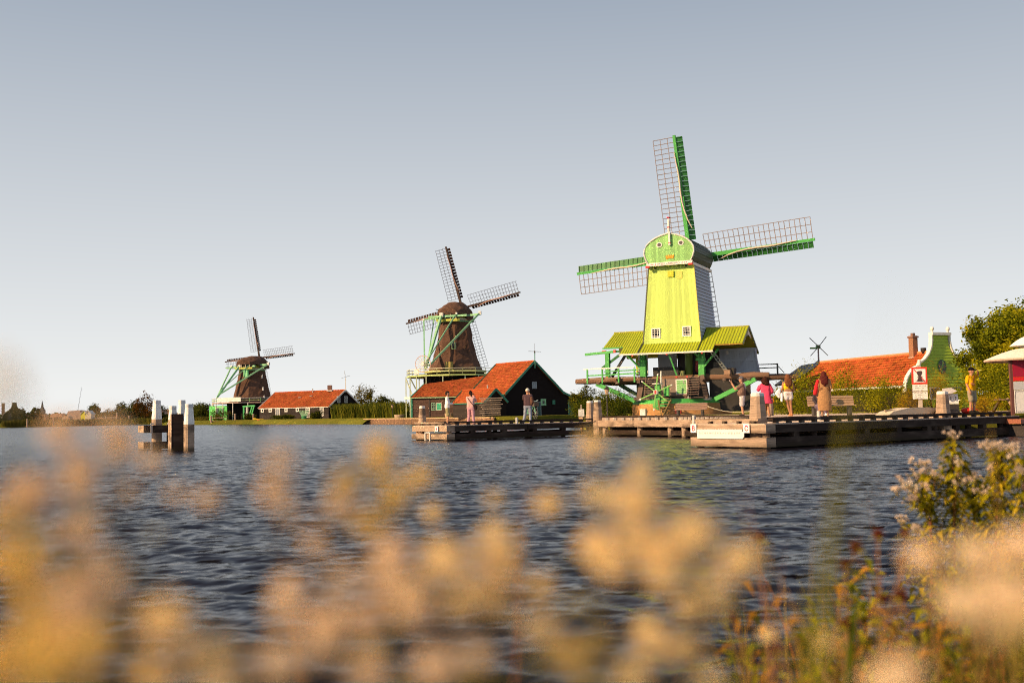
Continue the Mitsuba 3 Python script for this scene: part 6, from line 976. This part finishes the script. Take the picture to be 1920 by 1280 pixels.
ph = [("out-of-focus tan seed plant rising highest at the lower left, below the striped huts", [(165, 850, .50, 1.5), (120, 920, .47, 1.4), (205, 800, .52, .7)], FL1, .4),
 ("out-of-focus tan flower tuft left of the mooring pile reflections", [(245, 880, .58, 1.0), (150, 990, .5, .9)], FL1, .6),
 ("faint tan flower tuft below the mooring pile cluster", [(330, 925, .62, .55), (390, 935, .62, .7)], FL1, .1),
 ("faint tan flower tuft standing high in the water left of the far jetty", [(525, 860, .52, .7), (515, 920, .54, .8)], FL1, .15),
 ("tan seed tuft at the lower edge of the open water, left of the golden one", [(585, 980, .52, 1.0), (640, 940, .55, .7)], FL1, .4),
 ("golden blurred flower tuft below the end of the far jetty", [(700, 890, .55, 1.2), (745, 905, .58, 1.0), (690, 980, .55, .8)], FL3, .5),
 ("small pale sharp-lit seed head right of the golden tuft", [(812, 962, .85, .9)], (.9, .66, .42), .3),
 ("slender tan seed head below the middle of the far jetty", [(928, 935, .75, .6), (925, 985, .75, .6)], FL2, .2),
 ("round tan seed head with green leaves beneath, right of the red stalk", [(1030, 945, .68, .9)], FL2, 1.6),
 ("bright peach seed head rising highest in the middle, below the walkway", [(1142, 880, .60, 1.3), (1135, 930, .60, .7)], FL2, .7),
 ("large peach seed cluster under the yellow reflection", [(1185, 1000, .52, 1.5), (1245, 1030, .50, 1.4), (1150, 1060, .52, .9)], FL2, .8),
 ("peach seed cluster right of the large one, by the yellow reflection's edge", [(1340, 1050, .55, 1.3), (1385, 1060, .55, .9), (1335, 1120, .52, .9)], FL2, .5),
 ("very bright seed head low in the middle, below the large peach cluster", [(1262, 1178, .62, 1.2), (1225, 1200, .5, .9)], (.92, .70, .46), .5),
 ("tan seed cluster left of the bright low head", [(985, 1140, .55, 1.2), (1010, 1180, .5, .9)], FL2, 1.0),
 ("broad tan seed cluster in the middle of the lower edge", [(885, 1060, .50, 1.4), (830, 1100, .48, 1.2), (930, 1110, .5, 1.0)], FL2, .5),
 ("tan seed cluster left of the broad one", [(770, 1070, .50, 1.2), (730, 1130, .48, 1.1)], FL1, .5),
 ("tan seed plant at the lower edge left of centre", [(600, 1120, .45, 1.3), (560, 1190, .43, 1.2), (640, 1200, .45, 1.2)], FL1, .4),
 ("dim tan seed plant at the bottom, right of the brightest lower-left head", [(520, 1250, .42, .7), (690, 1265, .44, .9)], FL1, .6),
 ("brightest peach seed head at the bottom of the lower left", [(335, 1220, .42, 1.5), (370, 1275, .42, 1.2), (300, 1160, .46, .9)], FL2, .3),
 ("tan seed plant near the left edge, upper of the lower-left group", [(135, 1105, .45, 1.5), (95, 1140, .44, 1.2), (180, 1090, .46, 1.0)], FL1, .6),
 ("tan seed plant against the left edge below the shore", [(25, 1010, .42, 1.0), (40, 1070, .42, .9)], FL3, .5),
 ("brown seed plant in the bottom left corner", [(60, 1200, .40, 1.3), (30, 1265, .38, 1.2), (150, 1240, .42, 1.1)], FL3, 1.0),
 ("reddish seed head blurred against the sky at the left edge", [(-4, 708, .30, .55), (42, 735, .36, .28)], (.62, .26, .15), .0),
 ("large tan seed plant at the right edge, biggest of the blurred tufts", [(1785, 1070, .48, 1.3), (1868, 1055, .48, 1.3), (1825, 1130, .46, .95), (1900, 1115, .46, .95)], FL1, .5),
 ("tan seed cluster hanging low at the right, under the largest tuft", [(1870, 1185, .48, .6), (1908, 1170, .5, .8)], FL2, .5),
 ("pale seed head at the bottom edge right of centre", [(1690, 1262, .46, .95), (1655, 1285, .46, .8)], FL1, .2),
 ("golden seed plant at the bottom edge in the middle", [(1130, 1250, .5, 1.1), (1060, 1230, .5, .9)], FL3, 1.3),
 ("tan seed head at the bottom edge left of the bright low head", [(1190, 1268, .48, .7), (1330, 1272, .5, .6)], FL2, .6),
 ("tan seed plant at the bottom edge below the broad cluster", [(820, 1250, .44, .9), (895, 1225, .46, .7)], FL1, .7),
 ("small reddish seed head at the bottom, right of the bright low head", [(1440, 1190, 1.1, .8), (1545, 1200, .7, .8)], (.72, .45, .30), .6)]
def split(heads):
    out = []
    for a, b, c, d in heads:
        if d < 1: out.append((a, b, c*.97, d*.9)); continue
        r0 = rng.uniform(0, 6.28)
        nq = 3
        for q in range(nq): out.append((a+46*d*math.cos(r0+6.283/nq*q), b+40*d*math.sin(r0+6.283/nq*q), c*rng.uniform(.93, 1.08), d*rng.uniform(.46, .7)))
    return out
for lab, heads, col, lf in ph: seed_plant(lab, split(heads), col, lf, med={FL1: 'pappus_pink', FL3: 'pappus_gold'}.get(col, 'pappus'))
# the sharper flowering bush at the right
def agrimony(label, stem_px, top, D, clusters, nleaf, seed):
    D *= 1.36; g = 1.36; k = thing('flowering_plant', label, 'plant'); b = at(stem_px, 1180, D+.1); b[2] = .15; t_ = at(*top, D)
    pts = stem_pts(b, t_, .02, 9); put(k, 'stem', tube(pts, np.linspace(.008, .003, 9), 6), (.28, .10, .05), 'matte')
    for (px, py) in clusters:
        c = at(px, py, D+rng.uniform(-.18, .18)); n = rng.integers(7, 12); cs = c+rng.normal(size=(n, 3))*np.array([.017, .017, .009])*g; m = fluffball(cs, rng.uniform(.008, .013, n)*g, 30)
        tone = rng.uniform(.75, 1.1); h = put(k, 'flower_head', m, mat='fluff', colors=np.array((.90, .72, .58))*tone*rng.uniform(.85, 1.12, (len(m[0])//4, 1)).repeat(4, 0))
        zf = c[2]-rng.uniform(.05, .2); i = int(np.argmin([abs(p[2]-zf) for p in pts])); f0_ = pts[i]; fork = c-Z3*.03; put(k, 'branch', tube([f0_, lerp(f0_, fork, .5)-[0, 0, .01], fork], [.003, .0022, .0015], 5), (.26, .13, .05), 'matte'); put(h, 'stalk', [tube([fork, q], .0012, 3) for q in cs], (.30, .22, .06), 'matte')
        na = 14; tt = rng.random((na, 1)); bb = f0_*(1-tt)+fork*tt; an = rng.uniform(0, 6.283, na); m = lance(bb, np.stack([np.cos(an), np.sin(an), rng.uniform(-.6, .5, na)], 1), rng.uniform(.03, .07, na)*g, rng.uniform(.009, .018, na)*g); put(k, 'leaves', m, mat='leaf', colors=np.repeat(np.array((.40, .35, .012))*rng.uniform(.3, 1.3, (na, 1)), 5, 0))
    t = rng.random(nleaf)**.8; i = np.minimum((t*8).astype(int), 7); P = np.array(pts); bb = P[i]+(P[i+1]-P[i])*(t*8-i)[:, None]+rng.normal(size=(nleaf, 3))*np.array([.06, .07, .03])*g*(1.15-t)[:, None]; an = rng.uniform(0, 6.283, nleaf)
    m = lance(bb, np.stack([np.cos(an), np.sin(an), rng.uniform(-.7, .4, nleaf)], 1), rng.uniform(.035, .085, nleaf)*g, rng.uniform(.011, .024, nleaf)*g); put(k, 'leaves', m, mat='leaf', colors=np.repeat(np.array([(.07, .08, .008), (.22, .21, .010), (.44, .37, .012), (.56, .40, .02)])[rng.integers(0, 4, nleaf)]*rng.uniform(.6, 1.2, (nleaf, 1)), 5, 0))
agrimony('flowering plant with pale pinkish flower clusters, leftmost of the bush at the right edge', 1742, (1735, 885), 4.3, [(1723, 866), (1717, 882), (1741, 874), (1753, 886), (1691, 902), (1703, 907), (1681, 918), (1714, 916), (1738, 910), (1709, 935), (1721, 927), (1734, 950), (1689, 975), (1718, 989)], 260, 1)
agrimony('flowering plant with a single flower above its leafy spire, in the right-edge bush', 1786, (1786, 830), 4.3, [(1788, 815), (1771, 857), (1795, 866), (1808, 867), (1822, 886), (1793, 903), (1760, 900), (1812, 897)], 460, 2)
agrimony('tall brownish flowering plant, rightmost of the bush at the right edge', 1872, (1880, 842), 4.2, [(1855, 830), (1848, 836), (1863, 834), (1889, 850), (1900, 845), (1855, 876), (1848, 917), (1875, 945), (1910, 907)], 560, 3)
agrimony('dark leafy plant between the two right stems of the flowering bush', 1835, (1830, 900), 4.5, [(1828, 890), (1842, 925)], 420, 4)
agrimony('leafy flowering plant cut by the right edge', 1925, (1922, 850), 4.0, [(1893, 838), (1915, 880), (1930, 860)], 300, 5)
for i, (px, py, D, lab) in enumerate(((1424, 1008, 2.4, 'leftmost'), (1605, 1026, 2.3, 'left one of the upper pair'), (1647, 1002, 2.4, 'highest of the dark seed heads'), (1585, 1056, 2.3, 'lower, under the pair'), (1691, 1052, 2.2, 'largest, left of the pale tuft'), (1697, 1000, 2.7, 'faint, farthest right and highest'), (1656, 1122, 2.1, 'low, above the green leaves'), (1690, 1116, 2.0, 'low, beside the pale straws'), (1374, 1158, 1.8, 'low, left of the reed stalks'), (1745, 1140, 2.0, 'at the foot of the pale tuft'), (1587, 1170, 2.0, 'half hidden by the green blade'), (1455, 1215, 1.7, 'lowest'))):
    k = thing('burr_plant', 'dark red-brown round burr on a thin stem, '+lab, 'plant'); c = at(px, py, D); s_ = trimesh.creation.icosphere(2, 1.); v_ = np.array(s_.vertices); rr_ = 10.5/2000*D*rng.uniform(.8, 1.15)
    put(k, 'core', (c+v_*rr_*.75, np.array(s_.faces)), (.10, .025, .015), 'matte'); put(k, 'bristles', fluffball([c], [rr_*1.25], 260), mat='fluff', colors=np.tile(np.array([.17, .045, .025]), (1040, 1))*rng.uniform(.6, 1.4, (1040, 1)))
    put(k, 'stem', tube(stem_pts((c[0]+rng.normal(0, .06), c[1]+.05, .15), c, .03), [.004, .0035, .003, .0025, .002, .002], 5), (.24, .13, .06), 'matte')
    an = rng.uniform(0, 6.28, 3); put(k, 'bract', lance(np.repeat(c[None], 3, 0)-Z3*rr_*.5, np.stack([np.cos(an), np.sin(an), 0*an], 1), rr_*2.0, rr_*.6), mat='leaf', colors=np.tile((.42, .36, .02), (15, 1)))
def blade(label, p0, p1, D, w, col, name='reed_blade', cat='reed', mat='leaf', D1=None):
    """a broad grass blade or straw from the bank up to its tip at p1, passing p0"""
    k = thing(name, label, cat); a, b = at(*p0, D), at(*p1, D1 or D); base = a+(a-b)*((a[2]-.15)/max(.05, b[2]-a[2])); base[2] = .15; pts = np.array([lerp(base, b, t)+np.array([0, .02*math.sin(3.14*t), 0]) for t in np.linspace(0, 1, 10)]); s = unit(np.array([1., .35, 0])); ww = w*np.array([.8, .9, 1, 1, 1, .95, .85, .65, .4, .05])/2
    v = np.stack([pts-s*ww[:, None], pts+np.array([0, -1, 0])*ww[:, None]*.25, pts+s*ww[:, None]], 1).reshape(-1, 3); f = []
    for i in range(9): q = i*3; f += [[q, q+1, q+4], [q, q+4, q+3], [q+1, q+2, q+5], [q+1, q+5, q+4]]
    put(k, 'blade', (v, np.array(f)), mat=mat, colors=np.tile(np.array(col), (len(v), 1)))
blade('broad blurred yellow-green reed blade hanging before the long brown dress', (1545, 1150), (1592, 700), .62, .017, (.48, .40, .03)); blade('faint blurred reed blade crossing the sky above the orange roof', (1600, 900), (1672, 560), .27, .0055, (.50, .42, .05)); blade('faint blurred green reed blade at the left edge', (52, 1150), (30, 770), .50, .012, (.34, .30, .03))
blade('upright fresh green blade at the lower right', (1600, 1200), (1614, 1070), 2.0, .034, (.20, .24, .015)); blade('reddish straw standing in the water below the far jetty', (976, 1080), (988, 850), 1.15, .006, (.52, .20, .09), 'dry_stalk', 'stalk', 'matte'); blade('short orange-brown broken stalk at the left of centre', (545, 1100), (528, 1035), .95, .011, (.50, .20, .04), 'dry_stalk', 'stalk', 'matte')
blade('bent pale straw low in the middle right', (1350, 1280), (1322, 1150), 1.1, .009, (.62, .40, .16), 'dry_stalk', 'stalk', 'matte'); blade('slanting straw rising from the grasses right of the middle', (1485, 1130), (1440, 1040), 1.6, .011, (.60, .36, .14), 'dry_stalk', 'stalk', 'matte')
for i, (p0, p1, D, c, lab) in enumerate((((1522, 1110), (1527, 945), 2.2, (.60, .38, .16), 'tall straw with a pale tip'), ((1550, 1090), (1551, 1000), 2.3, (.55, .30, .16), 'thin pinkish straw right of the tall one'), ((1470, 1060), (1476, 1005), 1.8, (.55, .26, .14), 'short pinkish flower spike'), ((1415, 1000), (1395, 870), 1.5, (.50, .22, .14), 'faint pinkish stalk above the leftmost dark seed head'), ((1400, 990), (1370, 890), 1.5, (.50, .26, .16), 'faint leaning stalk left of it'), ((1780, 1090), (1742, 1085), 2.6, (.62, .42, .2), 'leaning pale straw at the lower right'), ((1615, 1020), (1616, 960), 2.1, (.45, .18, .14), 'faint reddish spike between the dark seed heads'), ((1760, 1120), (1700, 1085), 2.4, (.62, .40, .18), 'slanting straw beside the largest dark seed head'), ((1800, 985), (1842, 935), 4.0, (.56, .36, .07), 'slanting golden straw before the flowering bush'), ((1767, 1010), (1765, 940), 4.0, (.52, .30, .05), 'upright golden straw before the flowering bush'))):
    blade(lab, p0, p1, D, .0035 if D > 1.7 else .006, c, 'dry_stalk', 'stalk', 'matte')
# leafy undergrowth of the bank, bottom right
def leafy(label, px, py, D, h, n, L, cols, lean=.25):
    k = thing('leafy_plant', label, 'plant'); t_ = at(px, py, D); b = np.array([t_[0]+rng.normal(0, .05), t_[1]+.05, .15]); pts = stem_pts(b, t_, .04, 8); P = np.array(pts); put(k, 'stem', tube(pts, np.linspace(.005, .0015, 8), 5), (.20, .12, .04), 'matte')
    t = rng.uniform(.15, 1, n); i = np.minimum((t*7).astype(int), 6); bb = P[i]+(P[i+1]-P[i])*(t*7-i)[:, None]; an = rng.uniform(0, 6.283, n); m = lance(bb+rng.normal(size=(n, 3))*.02, np.stack([np.cos(an), np.sin(an), rng.uniform(-.3, 1.0, n)], 1), L*rng.uniform(.6, 1.3, n), L*rng.uniform(.16, .28, n)); put(k, 'leaves', m, mat='leaf', colors=np.repeat(np.array(cols)[rng.integers(0, len(cols), n)]*rng.uniform(.6, 1.25, (n, 1)), 5, 0))
LG = [(.05, .05, .008), (.18, .20, .012), (.46, .42, .018), (.52, .24, .03)]
spots = []
for i in range(46):
    px = 1380+545*((i*.618) % 1); edge = 1185-110*max(0, (px-1560)/360)-(50 if 1560 < px < 1650 else 0); py = edge+rng.uniform(-45, 70); D = rng.uniform(1.8, 4.2)
    leafy('leafy green plant of the tangled undergrowth at the lower right', px, py, D, .5, rng.integers(26, 46), rng.uniform(.05, .095)*(.35+.3*D), LG)
    labels[list(labels)[-1] if list(labels)[-1].count('__') == 0 else [q for q in labels if '__' not in q][-1]]['group'] = 'undergrowth plants on the near bank'
cen = np.stack([rng.uniform(.25, 3.0, 2600), rng.uniform(1.3, 4.8, 2600), np.full(2600, .15)], 1); cen = cen[(cen[:, 0] > .17*cen[:, 1]) & (cen[:, 1] < 2.6+3.2/(1+np.exp(-(cen[:, 0]-1.6)*1.6)))]
px_ = rng.uniform(1370, 1960, 700); D_ = rng.uniform(1.5, 4.6, 700); e_ = 1180-90*np.clip((px_-1560)/360, 0, 1)+rng.uniform(-90, 90, 700); hh = np.clip(1.38-(e_-774)/2000*D_-.15, .2, 1.1)
c2 = np.array([[*at(a, 900, b)[:2], .15] for a, b in zip(px_, D_)]); hts = np.concatenate([np.full(len(cen), .46), hh]); cen = np.vstack([cen, c2])
v_, f_, m_ = blades(cen, hts, np.concatenate([np.full(len(cen)-700, .010), rng.uniform(.005, .013, 700)]), .28, 4); k = thing('bank_grass', 'tangled grass of the near bank at the lower right', 'grass', kind='stuff'); put(k, None, (v_, f_), mat='leaf', colors=np.repeat(np.array([(.07, .07, .01), (.22, .21, .015), (.44, .28, .06), (.40, .14, .05)])[rng.integers(0, 4, len(cen))]*rng.uniform(.6, 1.2, (len(cen), 1)), m_, 0))
